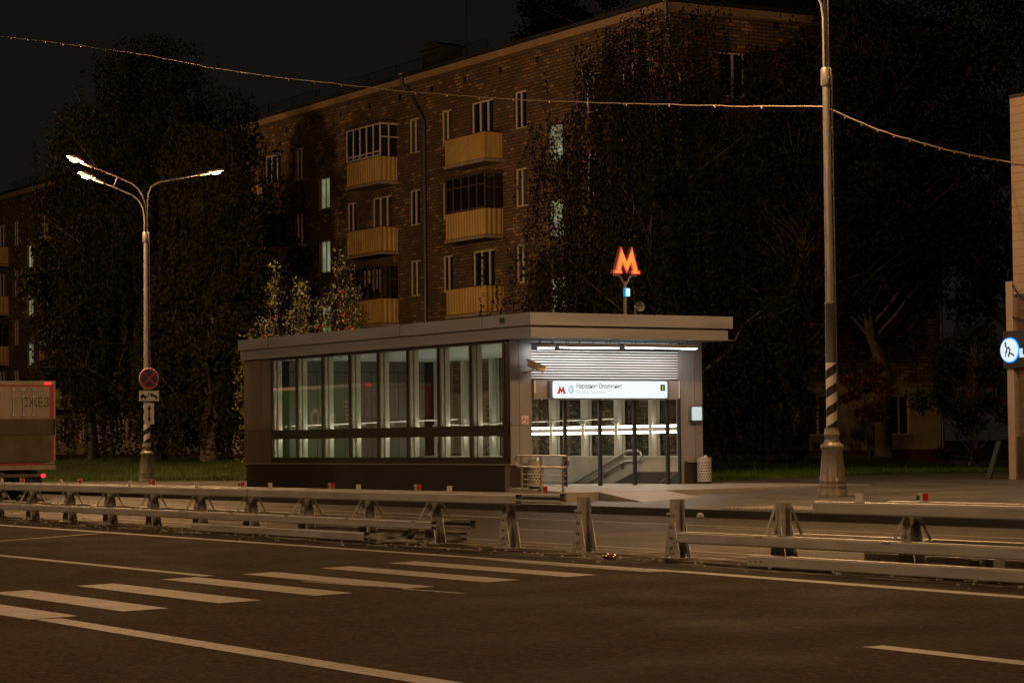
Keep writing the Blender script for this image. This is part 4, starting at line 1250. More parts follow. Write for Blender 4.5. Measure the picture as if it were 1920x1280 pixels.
mb = MB(); mb.box(-.03, .03, -hw + .02, hw - .015, 1.86, 2.33); mb.build('tail_lift', mat('tail lift upper', (.095, .075, .048), .7, var=.3, vscale=2), t)
mb = MB(); mb.box(-.03, .05, -hw + .02, hw - .14, 1.06, 1.85); mb.build('tail_lift', M['truck_tail'], t)
mb = MB(); mb.box(-.06, .04, -hw, hw, .84, .97); mb.build('rear_bar', mat('rear bar', (.33, .27, .19), .5, var=.2), t)
mb = MB(); mb.box(-.4, -.1, -hw + .1, hw - .3, .62, .72); mb.build('underrun_bar', M['truck_tail'], t)
text_obj('lettering', 'СЖЕЗ', .40, M['faded'], t, .006, .22, 2.68, .004, width=.84)
mb = MB(); mb.box(.0, .012, -.75, -.42, 2.85, 3.1); mb.build('notice', M['black'], t)
mb = MB(); mb.cbox((.05, 1.03, 3.37), .04, .20, .07); mb.build('marker_lamp', M['tail_red'], t)
mb = MB(); mb.lathe([(.001, -.07), (.06, -.04), (.075, 0), (.06, .04), (.001, .07)], (.06, .88, .66), 16); mb.build('tail_lamp', M['tail_red'], t)
mb = MB(); mb.box(.0, .015, -.95, -.42, .36, .48); mb.build('number_plate', M['white_plate'], t)
mb = MB(); mb.box(-7, -.3, -.45, -.3, .75, 1.0); mb.box(-7, -.3, .3, .45, .75, 1.0); mb.build('chassis', M['dark_metal'], t)
for x in (-1.7, -3.0, -8.2):
    for s in (-1, 1):
        y = s * (hw - .2)
        mb = MB(); mb.tube([(x, y - .14, .48), (x, y + .14, .48)], .48, 28); w_ = mb.build('wheel', M['tyre'], t)
        mb = MB(); mb.tube([(x, y - .15, .48), (x, y + .15, .48)], .24, 20); mb.build('rim', M['galv_post'], w_)
mb = MB(); mb.prism([(-9.3, -1.1, .55), (-7.3, -1.1, .55), (-7.3, -1.1, 2.75), (-8.3, -1.1, 2.75), (-9.2, -1.1, 1.7)], (0, 2.2, 0)); mb.build('cab', M['truck_white'], t)
for a, b in ((.35, .95), (-.95, -.35)):
    mb = MB(); mb.box(-.28, -.25, a, b, .15, .62); mb.build('mud_flap', M['black'], t)

# ================================================================== APARTMENT BLOCK
BA = R(-1.42)
blk = thing('apartment_block', 'five storey brown brick apartment block with yellow balconies behind the metro entrance', 'apartment building', (-75.1, 54.0, 0), BA)
ROWS = [(16.52, 14.90), (13.20, 11.55), (9.93, 8.28), (6.62, 4.98), (3.33, 1.72)]
PER = 21.95
holes = []; wins = []
COLS = {'A': (10.93, 12.02), 'B': (13.74, 15.80), 'C': (17.50, 18.56), 'D': (20.56, 21.70), 'E': (23.40, 25.52), 'F': (27.07, 28.22)}
ULEN = 92.0
for k in range(-1, 5):
    for c_, (a, b) in COLS.items():
        ua, ub = a + PER * k, b + PER * k
        if ua < .8 or ub > ULEN - 1: continue
        for r, (zt, zb) in enumerate(ROWS):
            if r >= 3 and ub < 40: continue          # behind the pavilion
            if 47 < ua < 62 and r < 2: continue      # behind the birches
            bal = c_ in 'BE' and r < 4
            wins.append((ua, ub, zb - (.9 if bal else 0), zt, c_, k, r))
    ua, ub = 7.92 + PER * k + .1, 8.95 + PER * k + .3
    if ua > .8 and ub < ULEN:
        for zt, zb in ((14.72, 13.15), (11.58, 9.97), (8.35, 6.75)):
            wins.append((ua, ub, zb, zt, 'S', k, 0))
def wall_grid(mb, holes, u0, u1, z0, z1, to3, reveal):
    us = sorted({u0, u1} | {h[0] for h in holes} | {h[1] for h in holes}); zs = sorted({z0, z1} | {h[2] for h in holes} | {h[3] for h in holes})
    us = [u for u in us if u0 <= u <= u1]; zs = [z for z in zs if z0 <= z <= z1]
    for a, b in zip(us[:-1], us[1:]):
        for c_, d in zip(zs[:-1], zs[1:]):
            mu, mz = (a + b) / 2, (c_ + d) / 2
            if any(h[0] < mu < h[1] and h[2] < mz < h[3] for h in holes): continue
            mb.quad(to3(a, 0, c_), to3(b, 0, c_), to3(b, 0, d), to3(a, 0, d))
    for a, b, c_, d in holes:
        if not (z0 <= c_ and d <= z1): continue
        for (p0, p1) in (((a, c_), (b, c_)), ((b, c_), (b, d)), ((b, d), (a, d)), ((a, d), (a, c_))):
            mb.quad(to3(p0[0], 0, p0[1]), to3(p1[0], 0, p1[1]), to3(p1[0], reveal, p1[1]), to3(p0[0], reveal, p0[1]))
fac = lambda u, d, z: (-u, d, z)              # facade towards the street, d into the house
end = lambda v, d, z: (-d, v, z)              # gable wall
HF = [(w[0], w[1], w[2], w[3]) for w in wins]
ewins = [(2.33, 3.58, 14.95, 16.7, 'T'), (2.33, 3.58, 11.6, 13.3, 'P'), (2.36, 3.58, 1.62, 3.25, 'P'), (6.3, 7.5, 1.62, 3.25, 'P'), (10.45, 11.65, 1.62, 3.25, 'P'), (10.45, 11.65, 11.6, 13.3, 'P')]
HE = [w[:4] for w in ewins]
ZP = 3.62
mb = MB()
wall_grid(mb, [h for h in HF if h[2] >= ZP], 0, ULEN, ZP, 18.06, fac, .30)
wall_grid(mb, [h for h in HE if h[2] >= ZP], 0, 13.4, ZP, 18.06, end, .30)
mb.build('wall', M['brick'], blk)
mb = MB()
wall_grid(mb, [h for h in HF if h[3] < ZP], 0, ULEN, 1.03, ZP, fac, .30)
wall_grid(mb, [h for h in HE if h[3] < ZP], 0, 13.4, 1.03, ZP, end, .30)
mb.build('ground_floor_wall', M['plaster'], blk)
mb = MB(); mb.box(-ULEN, .04, -.05, 0, -.2, 1.03); mb.box(0, .05, -.05, 13.4, -.2, 1.03); mb.build('base_course', M['plinth_red'], blk)
mb = MB(); mb.box(-ULEN, .06, -.08, 0, ZP - .02, ZP + .10); mb.box(0.0, .08, 0.0, 13.4, ZP - .02, ZP + .10); mb.build('string_course', M['cornice'], blk)
mb = MB(); mb.box(-ULEN, .5, -.5, -.02, 18.06, 18.36); mb.box(0.02, .5, -.02, 13.6, 18.06, 18.36); mb.build('cornice', M['cornice'], blk)
mb = MB()
mb.add([(-ULEN, -.75, 18.37), (.75, -.75, 18.37), (.75, 14.2, 18.37), (-ULEN, 14.2, 18.37), (-ULEN, -.75, 18.47), (.75, -.75, 18.47), (.75, 14.2, 18.47), (-ULEN, 14.2, 18.47), (-ULEN, 6.7, 20.4), (-3.5, 6.7, 20.4)],
       [(0, 1, 2, 3), (0, 4, 5, 1), (1, 5, 6, 2), (2, 6, 7, 3), (3, 7, 8, 4, 0), (4, 8, 9, 5), (5, 9, 6), (6, 9, 8, 7)])
roof = mb.build('roof', M['roofing'], blk)
for u in (23.2, 60.5):
    mb = MB(); mb.box(-u - 1.1, -u + 1.1, 2.2, 3.2, 19.0, 20.2); mb.prism([(-u - 1.3, 2.0, 20.2), (-u + 1.3, 2.0, 20.2), (-u, 2.0, 20.55)], (0, 1.4, 0)); mb.build('chimney', M['roofing'], roof)
for u in np.arange(.6, 62, 3.12):
    mb = MB(); mb.box(-u - .13, -u + .13, -.008, .0, 17.50, 17.78); mb.build('vent', M['black'], blk)
for v in (1.1, 5.1, 9.1):
    mb = MB(); mb.box(.0, .008, v - .14, v + .14, 17.78, 18.05); mb.build('vent', M['black'], blk)
mb = MB(); mb.box(-ULEN + .5, -.4, .42, .44, ZP, 18.05); mb.box(-.44, -.42, .5, 13.2, ZP, 18.05)
mb.box(-ULEN + .5, -.4, .42, .44, 1.0, ZP - .01); mb.box(-.44, -.42, .5, 13.2, 1.0, ZP - .01); mb.build('dark_interior', M['black'], blk)
wi = random.Random(4)
def window(to3, a, b, z0, z1, style):
    """white frame set back in the opening, panes as its sub-part"""
    d0, d1 = .13, .20
    m = MB()
    def bx(u0, u1, za, zb, da=d0, db=d1):
        c8 = [to3(u, d, z) for z in (za, zb) for d in (da, db) for u in (u0, u1)]
        m.add(c8, [(0, 2, 3, 1), (4, 5, 7, 6), (0, 1, 5, 4), (2, 6, 7, 3), (0, 4, 6, 2), (1, 3, 7, 5)])
    f = .065
    bx(a, a + f, z0, z1); bx(b - f, b, z0, z1); bx(a + f, b - f, z0, z0 + f); bx(a + f, b - f, z1 - f, z1)
    nm = 1 if (b - a) < 1.5 else 2
    for q in range(nm):
        uc = a + (b - a) * (q + 1) / (nm + 1) + (.08 if nm == 1 else 0); bx(uc - .045, uc + .045, z0 + f, z1 - f)
    if style == 'tilt':
        # right half leans into the room: sloping sash stile and top
        ua, ub = a + f, a + (b - a) * .48
        for u in (ua, ub - .05):
            c8 = [to3(u, .21, z0 + f), to3(u + .05, .21, z0 + f), to3(u + .05, .26, z0 + f), to3(u, .26, z0 + f), to3(u, .21 + .19, z1 - f), to3(u + .05, .21 + .19, z1 - f), to3(u + .05, .26 + .19, z1 - f), to3(u, .26 + .19, z1 - f)]
            m.add(c8, [(0, 1, 2, 3), (4, 5, 6, 7), (0, 1, 5, 4), (1, 2, 6, 5), (2, 3, 7, 6), (3, 0, 4, 7)])
    fr = m.build('window', M['win_frame'], blk)
    m = MB(); m.quad(to3(a + f, .175, z0 + f), to3(b - f, .175, z0 + f), to3(b - f, .175, z1 - f), to3(a + f, .175, z1 - f))
    m.build('pane', M['win_lit'] if style == 'lit' else (M['win_net'] if wi.random() < .3 else M['win_dark']), fr)
    if style != 'door':
        m = MB()
        c8 = [to3(u, d, z) for z in (z0 - .04, z0 - .012) for d in (-.06, .12) for u in (a - .05, b + .05)]
        m.add(c8, [(0, 2, 3, 1), (4, 5, 7, 6), (0, 1, 5, 4), (2, 6, 7, 3), (0, 4, 6, 2), (1, 3, 7, 5)])
        m.build('window_sill', M['win_sill'], fr)
for a, b, z0, z1, c_, k, r in wins:
    lit = c_ == 'S' and k in (0, 1, 3)
    st = 'lit' if lit else ('door' if c_ in 'BE' and r < 4 else ('tilt' if wi.random() < .5 else 'plain'))
    window(fac, a, b, z0, z1, st)
for a, b, z0, z1, q in ewins: window(end, a, b, z0, z1, 'tilt' if q == 'T' else 'plain')
# balconies: slab, corrugated yellow parapet, some closed in with old timber glazing
def balcony(u0, u1, z, glazed, plain=False):
    m = MB(); m.box(-u1 - .06, -u0 + .06, -.98, .0, z - .14, z); s = m.build('balcony', M['slab'], blk)
    m = MB(); top = z + 1.14; zb = z + .03
    path = []
    def seg(p0, p1, amp):
        L = math.hypot(p1[0] - p0[0], p1[1] - p0[1]); n = max(2, int(L / .06)); dx, dy = (p1[0] - p0[0]) / L, (p1[1] - p0[1]) / L
        for i in range(n):
            f_ = i / n; o_ = amp * (1 if (i // 1) % 4 in (0, 1) else -1)
            path.append((p0[0] + dx * L * f_ + dy * o_, p0[1] + dy * L * f_ - dx * o_))
    amp = .003 if plain else .014
    seg((-u1, -.02), (-u1, -.92), amp); seg((-u1, -.92), (-u0, -.92), amp); seg((-u0, -.92), (-u0, -.02), amp); path.append((-u0, -.02))
    for (xa, ya), (xb, yb_) in zip(path[:-1], path[1:]): m.quad((xa, ya, zb), (xb, yb_, zb), (xb, yb_, top), (xa, ya, top))
    m.build('parapet', M['yellow'], s)
    m = MB(); m.box(-u1 - .02, -u0 + .02, -.95, -.89, top, top + .035); m.box(-u1 - .02, -u1 + .03, -.89, 0, top, top + .035); m.box(-u0 - .03, -u0 + .02, -.89, 0, top, top + .035); m.build('parapet_cap', M['old_wood'], s)
    if glazed:
        zt = z + 2.72; m = MB(); n = 5
        fm = M['win_frame'] if glazed == 'light' else M['old_wood']
        for i in range(n + 1):
            x = -u1 + (u1 - u0) * i / n; m.box(x - .035, x + .035, -.94, -.88, top + .04, zt)
        for zz in (top + .04, top + .22 if glazed == 'light' else top + 1.05, zt - .07): m.box(-u1, -u0, -.935, -.885, zz, zz + .06)
        for x in (-u0, -u1):
            m.box(x - .03, x + .03, -.5, -.44, top + .04, zt); m.box(x - .03, x + .03, -.88, -.0, zt - .07, zt); m.box(x - .03, x + .03, -.88, 0, top + .9, top + .95)
        g = m.build('glazing_frame', fm, s)
        m = MB(); m.box(-u1 - .05, -u0 + .05, -1.0, 0, zt, zt + .10); m.build('balcony_roof', M['old_wood'], s)
        m = MB(); m.box(-u1 + .03, -u0 - .03, -.905, -.90, top + .08, zt - .07)
        m.box(-u0 - .003, -u0 + .003, -.86, -.06, top + .08, zt - .07); m.build('glazing', M['win_dark'], s)
        if glazed == 'laundry':
            m = MB()
            for i, (f_, w_, h_) in enumerate(((.50, .12, .75), (.62, .2, .6), (.75, .22, 1.0), (.86, .10, .9), (.95, .14, 1.1))):
                x = -u1 + (u1 - u0) * f_
                m.box(x, x + w_, -.912, -.908, zt - .2 - h_, zt - .2)
            m.build('curtain', M['curtain'], s)
    return s
zsl = {0: 13.74, 1: 10.44, 2: 7.10, 3: 3.95}
for k in range(0, 4):
    for c_, (a, b) in (('B', (12.95, 16.45)), ('E', (22.75, 26.2))):
        for r in range(4):
            if r == 3 and b + PER * k < 40: continue
            if 47 < a + PER * k < 62 and r < 2: continue
            if b + PER * k > ULEN: continue
            gl = None
            if (k, c_, r) == (0, 'E', 0): gl = 'light'
            if (k, c_, r) == (0, 'E', 2): gl = 'laundry'
            if (k, c_, r) == (0, 'B', 1): gl = 'old'
            if (k, c_, r) in ((1, 'B', 1), (2, 'E', 2), (3, 'B', 2)): gl = 'old'
            balcony(a + PER * k, b + PER * k, zsl[r], gl, plain=(c_ == 'B' and r == 0))
# drainpipes
for u in (19.87, 19.87 + 2 * PER):
    mb = MB(); mb.tube([(-u - 1.25, -.62, 18.35), (-u - 1.2, -.60, 18.0), (-u - 1.0, -.5, 17.6), (-u - .3, -.2, 16.6), (-u, -.14, 16.2), (-u, -.14, 1.0)], .085, 12)
    mb.lathe([(.09, 0), (.17, .16), (.18, .24)], (-u - 1.25, -.62, 18.3), 14); mb.build('drainpipe', M['pole'], blk)
mb = MB(); mb.tube([(.62, -.62, 18.35), (.6, -.6, 18.0), (.42, -.35, 17.2), (.16, -.02, 16.2), (.16, .35, 15.6), (.16, .4, 1.0)], .085, 12); mb.lathe([(.09, 0), (.17, .16), (.18, .24)], (.62, -.62, 18.3), 14); mb.build('drainpipe', M['pole'], blk)
mb = MB(); mb.tube([(.14, 13.2, 18), (.14, 13.2, .9)], .08, 10); mb.build('drainpipe', M['pole'], blk)
# railing on the roof edge
rl = thing('roof_railing', 'thin dark railing along the edge of the apartment block roof', 'railing', (-75.1, 54.0, 18.47), BA)
mb = MB()
for z in (.08, .62): mb.box(-78, -13.8, -.26, -.24, z, z + .025)
mb.build('rail', M['dark_metal'], rl)
mb = MB()
for u in np.arange(13.8, 78, .19): mb.box(-u - .007, -u + .007, -.257, -.243, .09, .63)
mb.build('bars', M['dark_metal'], rl)
mb = MB()
for u in np.arange(13.8, 78, 2.85): mb.box(-u - .02, -u + .02, -.27, -.23, -.02, .66); mb.tube([(-u, -.25, .5), (-u, .2, .05)], .012, 5)
mb.build('stays', M['dark_metal'], rl)
an = thing('roof_aerial', 'tall thin aerial mast rising from the apartment block roof', 'aerial', (-92.0, 54.9, 18.6))
mb = MB(); mb.tube([(0, 0, -.1), (0, 0, 6)], [.04, .02], 6); mb.build('mast', M['dark_metal'], an)
mb = MB(); mb.tube([(-.5, 0, 4.6), (.5, 0, 4.6)], .01, 5); mb.tube([(-.35, 0, 5.2), (.35, 0, 5.2)], .01, 5); mb.build('crossbar', M['dark_metal'], an)

# ================================================================== SHOP ON THE RIGHT
YS = 44.08
sh = thing('shop_building', 'pale clad shop wall at the right edge of the picture', 'building', (-40, YS, 0))
mb = MB(); mb.box(-6.15, 8, .0, 8, 5.2, 10.33); mb.build('upper_wall', M['shop_clad'], sh)
mb = MB(); mb.box(-6.15, 8, -.03, 8, 10.33, 10.42); mb.build('roof_edge', M['roofing'], sh)
mb = MB(); mb.box(-6.05, 8, .04, 8, .3, 5.19); mb.build('lower_wall', M['shop_brick'], sh)
mb = MB(); mb.box(-6.42, -6.17, -.02, .5, .36, 5.55); mb.build('pilaster', M['shop_trim'], sh)
mb = MB(); mb.box(-6.05, 8, -.06, .03, .36, 1.5); mb.build('dado', M['granite'], sh)
mb = MB(); mb.tube([(-6.16, -.02, 5.45), (-5.9, -.04, 5.15), (-5.4, -.04, 4.95), (-4.5, -.04, 4.8)], .022, 6); mb.build('cable', M['cable'], sh)
mb = MB(); mb.tube([(-6.16, -.03, 4.62), (-5.8, -.05, 4.5), (-5.0, -.05, 4.52)], .022, 6); mb.build('cable', M['cable'], sh)
ss = thing('shop_sign', 'black shop sign board with a round lit white logo at its left end', 'sign', (-40, YS - .05, 3.75))
mb = MB(); mb.box(-6.46, -2, -.06, -.0, -.46, .50); mb.build('board', M['black'], ss)
mb = MB(); n = 36
pts = [(-6.195 + .315 * math.cos(2 * PI * k / n), -.11, .0 + .30 * math.sin(2 * PI * k / n)) for k in range(n)]
mb.prism(pts, (0, .045, 0)); mb.build('logo_disc', emis('logo white', (.80, .90, 1.0), 1.0), ss)
mb = MB(); pts = [(-6.195 + .345 * math.cos(2 * PI * k / n), -.085, .0 + .33 * math.sin(2 * PI * k / n)) for k in range(n)]
mb.prism(pts, (0, .02, 0)); mb.build('logo_rim', emis('logo blue edge', (.02, .25, 1.0), 1.6), ss)
mb = MB()
def stroke(pts, w=.022): mb.tube([(-6.195 + a, -.115, b) for a, b in pts], w, 6)
stroke([(-.14, .20), (-.11, .19), (-.10, .13), (-.13, .12)]); stroke([(-.11, .10), (-.06, .06), (-.08, -.03), (-.11, -.08)]); stroke([(-.06, .04), (.02, .10)], .012)
stroke([(.0, .06), (.05, .02), (.03, -.06), (.10, -.10)]); stroke([(.03, -.06), (-.01, -.15), (.02, -.17)]); stroke([(.08, -.09), (.16, -.12), (.18, -.16)]); stroke([(-.10, -.09), (-.12, -.17)], .012)
mb.build('logo_figure', M['txt_dark'], ss)
mb = MB(); mb.box(-5.83, -5.74, -.09, -.061, -.2, .03); mb.box(-5.74, -5.55, -.09, -.061, -.2, -.13); mb.build('letter', emis('logo letter', (.7, .82, 1.0), 1.0), ss)
q = thing('leaning_board', 'dark board leaning beside the pale pilaster of the shop', 'board', (-46.75, YS - .35, zg(43.7)), .1)
mb = MB(); mb.prism([(-.02, -.2, 0), (.14, -.2, 0), (.26, .1, 1.0), (.12, .1, 1.0)], (0, .05, 0)); mb.build('panel', M['black'], q)

# ================================================================== TREES
def leaf_mesh(name, P_, size, m, parent, rng, droop=0.0, aspect=.55):
    n = len(P_)
    nrm = rng.normal(size=(n, 3)); nrm /= np.linalg.norm(nrm, axis=1)[:, None]
    tn = rng.normal(size=(n, 3)); tn[:, 2] -= droop
    tn -= nrm * np.sum(tn * nrm, 1)[:, None]; tn /= np.linalg.norm(tn, axis=1)[:, None] + 1e-9
    bt = np.cross(nrm, tn); s = size * rng.uniform(.6, 1.25, n)[:, None]
    V = np.empty((n, 4, 3)); V[:, 0] = P_; V[:, 1] = P_ + tn * s * .5 + bt * s * aspect * .5; V[:, 2] = P_ + tn * s; V[:, 3] = P_ + tn * s * .45 - bt * s * aspect * .5
    me = bpy.data.meshes.new(name)
    me.vertices.add(n * 4); me.vertices.foreach_set('co', V.reshape(-1))
    me.loops.add(n * 4); me.loops.foreach_set('vertex_index', np.arange(n * 4, dtype=np.int32))
    me.polygons.add(n); me.polygons.foreach_set('loop_start', np.arange(0, n * 4, 4, dtype=np.int32))
    me.update(calc_edges=True); me.materials.append(m)
    o = bpy.data.objects.new(name, me); COL.objects.link(o); o.parent = parent
    return o

def limb_path(a, b, rng, sag=.0, n=6):
    a = Vector(a); b = Vector(b); out = []
    for i in range(n + 1):
        f = i / n; p_ = a.lerp(b, f)
        p_ += Vector(rng.normal(0, .12 * (b - a).length / 6, 3).tolist()) * math.sin(PI * f)
        p_.z += math.sin(PI * f) * sag
        out.append(p_)
    return out

def tree(name, label, x, y, z, h, rad, trunk_r, leafm, barkm, seed, n_leaf=16000, clear=.25, clumps=46, size=.2, shape='round', droop=.4, strands=0, cat='tree', group=None, lean=(0, 0), squash=1.0, clump_r=.22):
    rng = np.random.default_rng(seed)
    t = thing(name, label, cat, (x, y, z), 0, group)
    top = Vector((lean[0], lean[1], h * .93))
    tp = limb_path((0, 0, -.3), top, rng, 0, 9)
    tr = [trunk_r * (1.25 if i == 0 else (1 - .88 * i / 9)) for i in range(10)]
    mb = MB(); mb.tube(tp, tr, 9)
    zc = h * clear; hc = h - zc
    C_ = []
    for i in range(clumps):
        for _ in range(50):
            f = rng.random() ** (.8 if shape != 'cone' else 1.25)
            if shape == 'round': w = math.sin(PI * min(.97, .12 + .86 * f)) ** .65
            elif shape == 'weep': w = (1.0 - .62 * f) if f > .25 else .75 + f
            else: w = 1 - .85 * f
            a = rng.uniform(0, 2 * PI); rr = rad * w * math.sqrt(rng.uniform(.12, 1)) * rng.uniform(.75, 1.08)
            p_ = Vector((rr * math.cos(a), rr * math.sin(a) * squash, zc + hc * f)) + Vector((lean[0], lean[1], 0)) * f
            if all((p_ - q_).length > rad * .26 for q_ in C_): break
        C_.append(p_)
    for p_ in C_:
        f = min(.9, max(.12, (p_.z - math.hypot(p_.x, p_.y) * .75) / h)); i = f * 9; j = int(i)
        a = tp[j].lerp(tp[min(9, j + 1)], i - j); r0 = max(.02, trunk_r * (1 - .88 * f) * .42)
        pa = limb_path(a, p_, rng, .15 * rad * .3, 5)
        mb.tube(pa, [r0 * (1 - .8 * q_ / 5) for q_ in range(6)], 6)
        for _ in range(3):
            e_ = p_ + Vector(rng.normal(0, rad * .16, 3).tolist()); mb.tube(limb_path(pa[4], e_, rng, 0, 3), [r0 * .25, r0 * .2, r0 * .14, r0 * .08], 4)
    mb.build('trunk', barkm, t)
    P_ = []
    per = n_leaf // len(C_)
    for p_ in C_:
        k = int(per * rng.uniform(.45, 1.5)); cr_ = rad * clump_r * rng.uniform(.7, 1.35)
        q_ = rng.normal(0, 1, (k, 3)); q_ /= np.linalg.norm(q_, axis=1)[:, None] + 1e-9
        q_ *= (rng.random(k) ** .45)[:, None] * cr_; q_[:, 2] *= .75
        P_.append(q_ + np.array(p_))
    for _ in range(strands):
        p_ = C_[rng.integers(len(C_))]; s0 = np.array(p_) + rng.normal(0, rad * .13, 3) * np.array([1, 1, .5])
        L = rng.uniform(.8, 3.6) * rad / 4.5; k = int(L * 19)
        f = np.sort(rng.random(k)); sw = rng.normal(0, .12, 2)
        q_ = np.stack([s0[0] + sw[0] * f * L + rng.normal(0, .03, k), s0[1] + sw[1] * f * L + rng.normal(0, .03, k), s0[2] - f * L], 1)
        P_.append(q_)
    P_ = np.concatenate(P_); P_ = P_[P_[:, 2] > .4]
    leaf_mesh('crown', P_, size, leafm, t, rng, droop)
    return t
TG = 'trees round the apartment block'
tree('birch_tree', 'big drooping birch hiding the corner of the apartment block', -65.6, 46.3, zg(46), 15.3, 5.2, .24, M['leaf_shaded'], M['birch_bark'], 21, 9000, .16, 96, .14, 'weep', 1.8, 3000, group=TG, clump_r=.15)
tree('birch_tree', 'tallest of the dark birches above the left lamp post', -102.5, 44.5, .72, 19.3, 5.9, .30, M['leaf_shaded'], M['birch_bark'], 22, 40000, .10, 90, .20, 'round', 1.2, 1500, group=TG)
tree('birch_tree', 'birch with pale thick trunk just left of the metro pavilion', -94.2, 43.2, .72, 14.4, 3.9, .36, M['leaf_green'], M['birch_bark'], 23, 34000, .13, 66, .21, 'weep', 1.2, 1100, group=TG)
tree('lime_tree', 'dark tree with a straight black trunk right of the truck', -110.5, 44.5, .72, 15.0, 3.1, .26, M['leaf_shaded'], M['bark'], 24, 32000, .28, 64, .24, 'round', .5, 500, group=TG)
tree('lime_tree', 'low dark round tree above the truck at the left edge', -117.5, 38.5, .6, 8.2, 3.2, .2, M['leaf_shaded'], M['bark'], 25, 12000, .2, 40, .2, 'round', .3, 0, group=TG)
tree('poplar_tree', 'tall tree rising behind the roof of the apartment block', -121.6, 80, .6, 32, 4.8, .4, M['leaf_shaded'], M['bark'], 26, 20000, .4, 60, .28, 'round', .3, 0, group=TG)
tree('maple_tree', 'large dark tree with leaning trunk before the gable wall', -71.8, 61.6, zg(61), 18.5, 5.4, .33, M['leaf_shaded'], M['bark'], 27, 26000, .38, 80, .24, 'round', .5, 60, lean=(.6, -.8), group=TG)
tree('maple_tree', 'tallest dark tree beside the shop at the right', -68.5, 66.5, zg(65), 21.5, 6.0, .33, M['leaf_shaded'], M['bark'], 28, 26000, .26, 80, .26, 'round', .5, 120, group=TG)
tree('maple_tree', 'dark tree with thin trunk between the pavilion and the right lamp post', -69.5, 55.8, zg(55), 13.5, 4.2, .20, M['leaf_shaded'], M['bark'], 29, 18000, .40, 60, .2, 'round', .6, 0, group=TG)
tree('maple_tree', 'young staked maple with yellow green leaves on the right lawn', -66.0, 51.4, zg(51), 5.4, 2.3, .045, M['leaf_autumn'], M['bark'], 30, 7000, .30, 40, .17, 'round', .4, 0, group=TG)
tree('maple_tree', 'young green tree against the wall right of the metro pavilion', -70.2, 52.2, zg(52), 6.4, 2.2, .06, M['leaf_green'], M['bark'], 31, 6500, .26, 36, .17, 'round', .4, 0, group=TG)
tree('rowan_tree', 'small reddish leaved tree just right of the right lamp post', -69.0, 58.4, zg(58), 3.9, 1.25, .05, M['leaf_red'], M['bark'], 32, 3200, .42, 22, .16, 'round', .4, 0, group=TG)
tree('rowan_tree', 'small reddish leaved tree by the right end of the gable wall', -70.5, 65.2, zg(65), 4.0, 1.3, .05, M['leaf_red'], M['bark'], 33, 3000, .35, 22, .16, 'round', .4, 0, group=TG)
tree('shrub', 'dense dark shrub behind the leaning board at the right', -58.0, 53.6, zg(53), 4.6, 2.0, .05, M['leaf_shaded'], M['bark'], 34, 6000, .08, 36, .18, 'round', .3, 0, cat='shrub', group='shrubs by the lawns')
tree('shrub', 'small leafy shrub at the foot of the young staked maple', -65.0, 52.2, zg(52), 1.6, .55, .02, M['leaf_green'], M['bark'], 35, 1100, .08, 14, .13, 'round', .3, 0, cat='shrub', group='shrubs by the lawns')
tree('shrub', 'low bushy tree before the ground floor windows right of the truck', -104.5, 47.8, .75, 3.6, 1.7, .05, M['leaf_shaded'], M['bark'], 36, 3500, .2, 24, .16, 'round', .3, 0, cat='shrub', group='shrubs by the lawns')
# stake of the young maple and a pale post
q = thing('tree_stake', 'thin pale stake beside the young maple', 'stake', (-66.3, 51.0, zg(51)))
mb = MB(); mb.tube([(0, 0, -.1), (.05, 0, 4.2)], .028, 6); mb.build('pole', M['stone'], q)
q = thing('tree_stake', 'short tilted stick on the right lawn near the shop', 'stake', (-66.0, 60.6, zg(60)))
mb = MB(); mb.tube([(0, 0, -.1), (.0, .55, .95)], .025, 6); mb.build('pole', M['stone'], q)
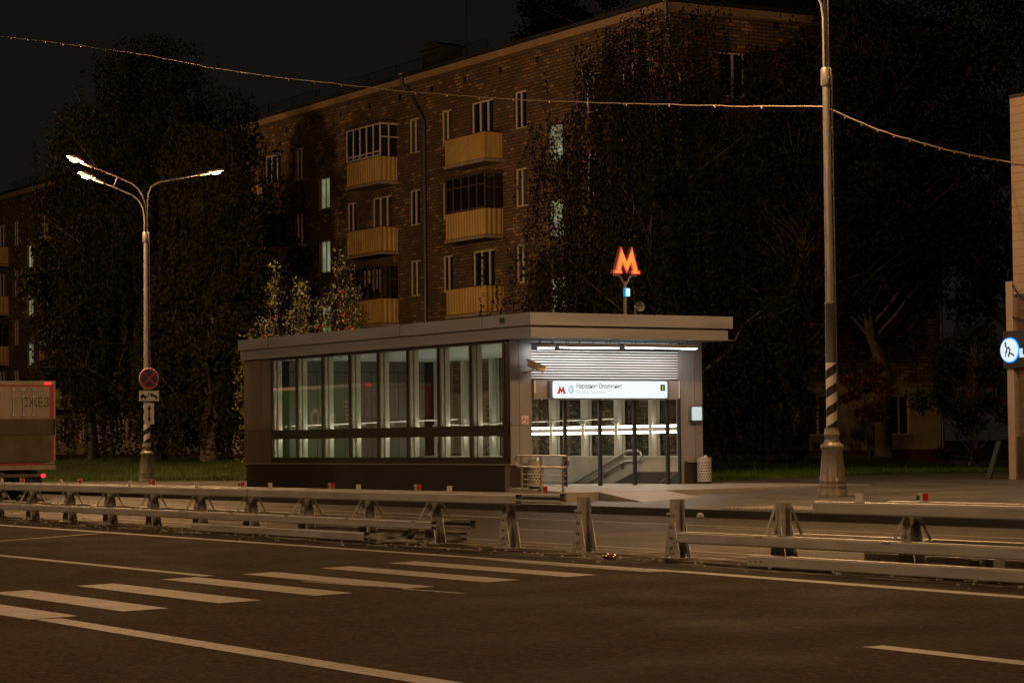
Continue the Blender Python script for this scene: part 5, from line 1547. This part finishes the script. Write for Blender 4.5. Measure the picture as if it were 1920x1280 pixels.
# rosehip bush behind the pavilion
def rosebush(label, x, y, z, stems, seed):
    rng = np.random.default_rng(seed)
    t = thing('rosehip_bush', label, 'bush', (x, y, z), 0, 'rosehip bushes behind the pavilion')
    mb = MB(); P_ = []; Bp = []
    for dx, dy, h in stems:
        pa = limb_path((dx * .35, dy * .35, -.2), (dx, dy, h), rng, 0, 8); mb.tube(pa, [.03 * (1 - .09 * i) for i in range(9)], 5)
        for i in range(58):
            f = rng.random() ** .6; j = min(7, int(f * 8)); p_ = pa[j].lerp(pa[j + 1], f * 8 - j)
            sp = .42 * (1.15 - f)
            e_ = p_ + Vector((rng.normal(0, sp), rng.normal(0, sp), rng.normal(0, .18)))
            mb.tube([p_, p_.lerp(e_, .5) + Vector((0, 0, .05)), e_], .006, 3, cap=False)
            for _ in range(9): P_.append(np.array(e_) + rng.normal(0, .11, 3))
            if rng.random() < .30 and f < .85: Bp.append(np.array(e_) + rng.normal(0, .06, 3))
    mb.build('stem', M['bark'], t)
    leaf_mesh('foliage', np.array(P_), .13, M['leaf_bush'], t, rng, .3)
    mb = MB()
    for b_ in Bp:
        for _ in range(rng.integers(1, 4)):
            c_ = b_ + rng.normal(0, .05, 3); r_ = rng.uniform(.025, .042)
            mb.lathe([(.002, -r_), (r_ * .85, -r_ * .5), (r_, 0), (r_ * .85, r_ * .5), (.002, r_)], tuple(c_), 6)
    mb.build('hips', M['berry'], t)['kind'] = 'stuff'
M['leaf_bush'] = mat('bush leaves', (.08, .088, .026), .6, spec=.25, var=.4, vscale=1.2)
rosebush('rosehip bush with one tall shoot rising left above the pavilion roof', -77.3, 38.6, .4, [(-1.1, 0, 7.5), (-.2, .2, 5.9), (.9, 0, 6.8), (1.6, -.1, 6.2), (.2, .4, 6.9)], 51)
rosebush('rosehip bush with tallest leafy shoot before the apartment balconies', -74.3, 38.8, .4, [(.55, 0, 7.75), (-.3, .2, 6.6), (1.3, .1, 6.3), (-.9, 0, 6.2), (.9, .3, 6.9), (1.9, 0, 6.4)], 52)
rosebush('low rosehip bush at the left end of the pavilion', -79.0, 38.0, .4, [(-.4, 0, 5.2), (.4, .2, 5.6), (1.2, .1, 5.9), (-.9, .1, 4.4)], 53)
# yard lamps among the trees
def yard_lamp(label, x, y, h):
    q = thing('yard_lamp', label, 'lamp post', (x, y, zg(y)), 0, 'unlit yard lamps')
    mb = MB(); mb.tube([(0, 0, -.1), (0, 0, h)], [.06, .04], 8); mb.build('pole', M['pole'], q)
    mb = MB(); mb.box(-.25, .25, -.07, .1, h, h + .10); mb.build('lamp_head', M['pole'], q)
yard_lamp('slim unlit yard lamp among the birch leaves above the M sign', -70.2, 49.6, 8.7)
yard_lamp('slim unlit yard lamp among the trees left of the block', -96.3, 45.0, 10.2)
